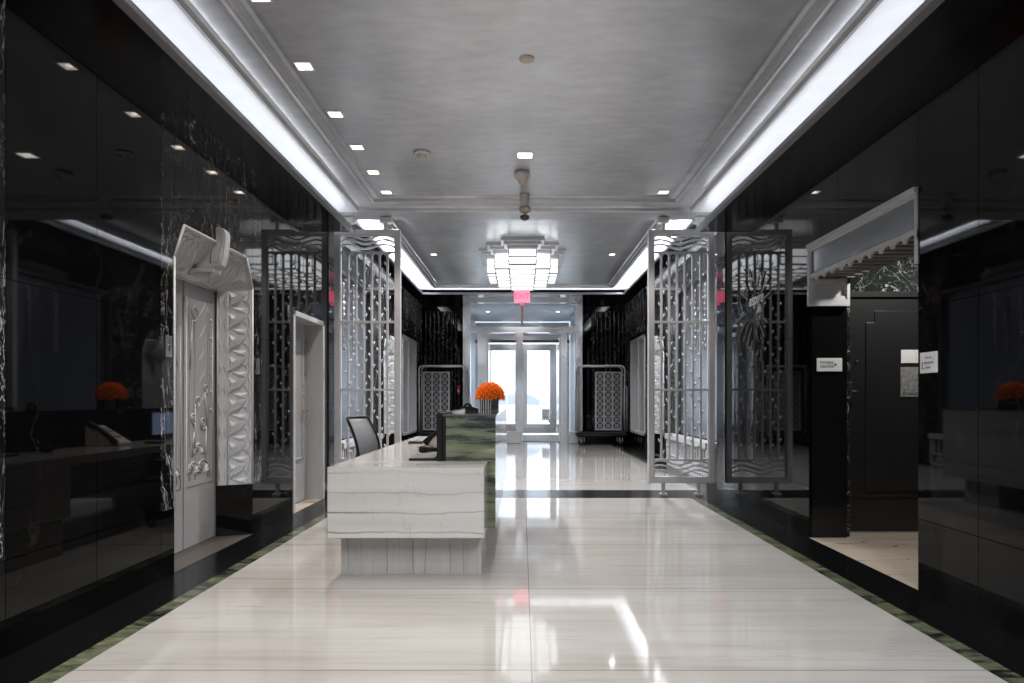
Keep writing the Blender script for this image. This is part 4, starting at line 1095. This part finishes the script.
t = thing('door_paper', 'plain white paper taped to the black fitness door above the grey poster', 'paper', (3.66, 6.425, 1.66))
MB().box(-.095, .095, -.003, .001, -.062, .062).build('sheet', 'paper', t); MB().box(.045, .047, -.004, -.003, -.06, .04).build('fold', 'greypaper', t)
t = thing('fitness_poster', 'grey fitness poster on the black door below the white paper', 'poster', (3.675, 6.425, 1.42))
MB().box(-.115, .115, -.003, .001, -.14, .14).build('sheet', 'greypaper', t)
text('lettering', 'Fitness Center', .038, 'ink', t, FACE_CAM((.02, -.0036, -.11)), .0003); text('lettering', 'Aspire', .03, 'ink', t, FACE_CAM((.055, -.0036, .02)), .0003)
t = thing('no_smoking_sign', 'tiny red and white sign on the black end wall by the cart', 'sign', (-1.88, YE, 1.55))
MB().box(-.07, .07, -.006, 0, -.13, .13).build('plate', 'red', t); MB().bar((-.04, -.008, .06), (.04, -.008, -.06), .03, .003, (0, 1, 0)).box(-.045, .045, -.009, -.006, -.07, -.03).build('mark', 'paper', t)
for y, z, lab in ((4.84, 1.63, 'steel call button plate on the near side of the elevator'), (6.47, 1.57, 'steel call button plate on the far side of the elevator')):
    t = thing('call_button_plate', lab, 'call button', (WL, y, z), 0, 'elevator call button plates')
    MB().rbox(0, .010, -.045, .045, -.075, .075, .003).build('plate', 'steel', t)
    MB().lathe([(0, .016), (.014, .015), (.016, .010)], (0, .0, .0), 'x', 12).box(.010, .013, -.006, .006, -.035, .035).build('button', 'darksteel', t)

# ------------------------------------------------------------------ world, camera, view
w = bpy.data.worlds.new('daylight'); sc.world = w; w.use_nodes = True
bg = w.node_tree.nodes['Background']; bg.inputs[0].default_value = (.93, .96, 1.0, 1); bg.inputs[1].default_value = 3.4

cam = bpy.data.cameras.new('camera'); co = bpy.data.objects.new('camera', cam); col.objects.link(co)
co.location = (0, 0, 1.25); co.rotation_euler = (PI / 2, 0, 0)
cam.sensor_width = 36; cam.lens = 683 * 36 / 1024; cam.shift_x = -10 / 1024; cam.shift_y = 58.5 / 1024; cam.clip_start = .05; cam.clip_end = 200
sc.camera = co
vs_ = sc.view_settings; sc.display_settings.display_device = 'sRGB'; vs_.view_transform = 'Standard'; vs_.look = 'None'; vs_.exposure = 0.68; vs_.gamma = 1.0; vs_.use_curve_mapping = False
cy = sc.cycles
cy.max_bounces = 8; cy.diffuse_bounces = 4; cy.glossy_bounces = 6; cy.transparent_max_bounces = 10
cy.use_denoising = True; cy.caustics_reflective = False; cy.caustics_refractive = False; cy.sample_clamp_indirect = 6
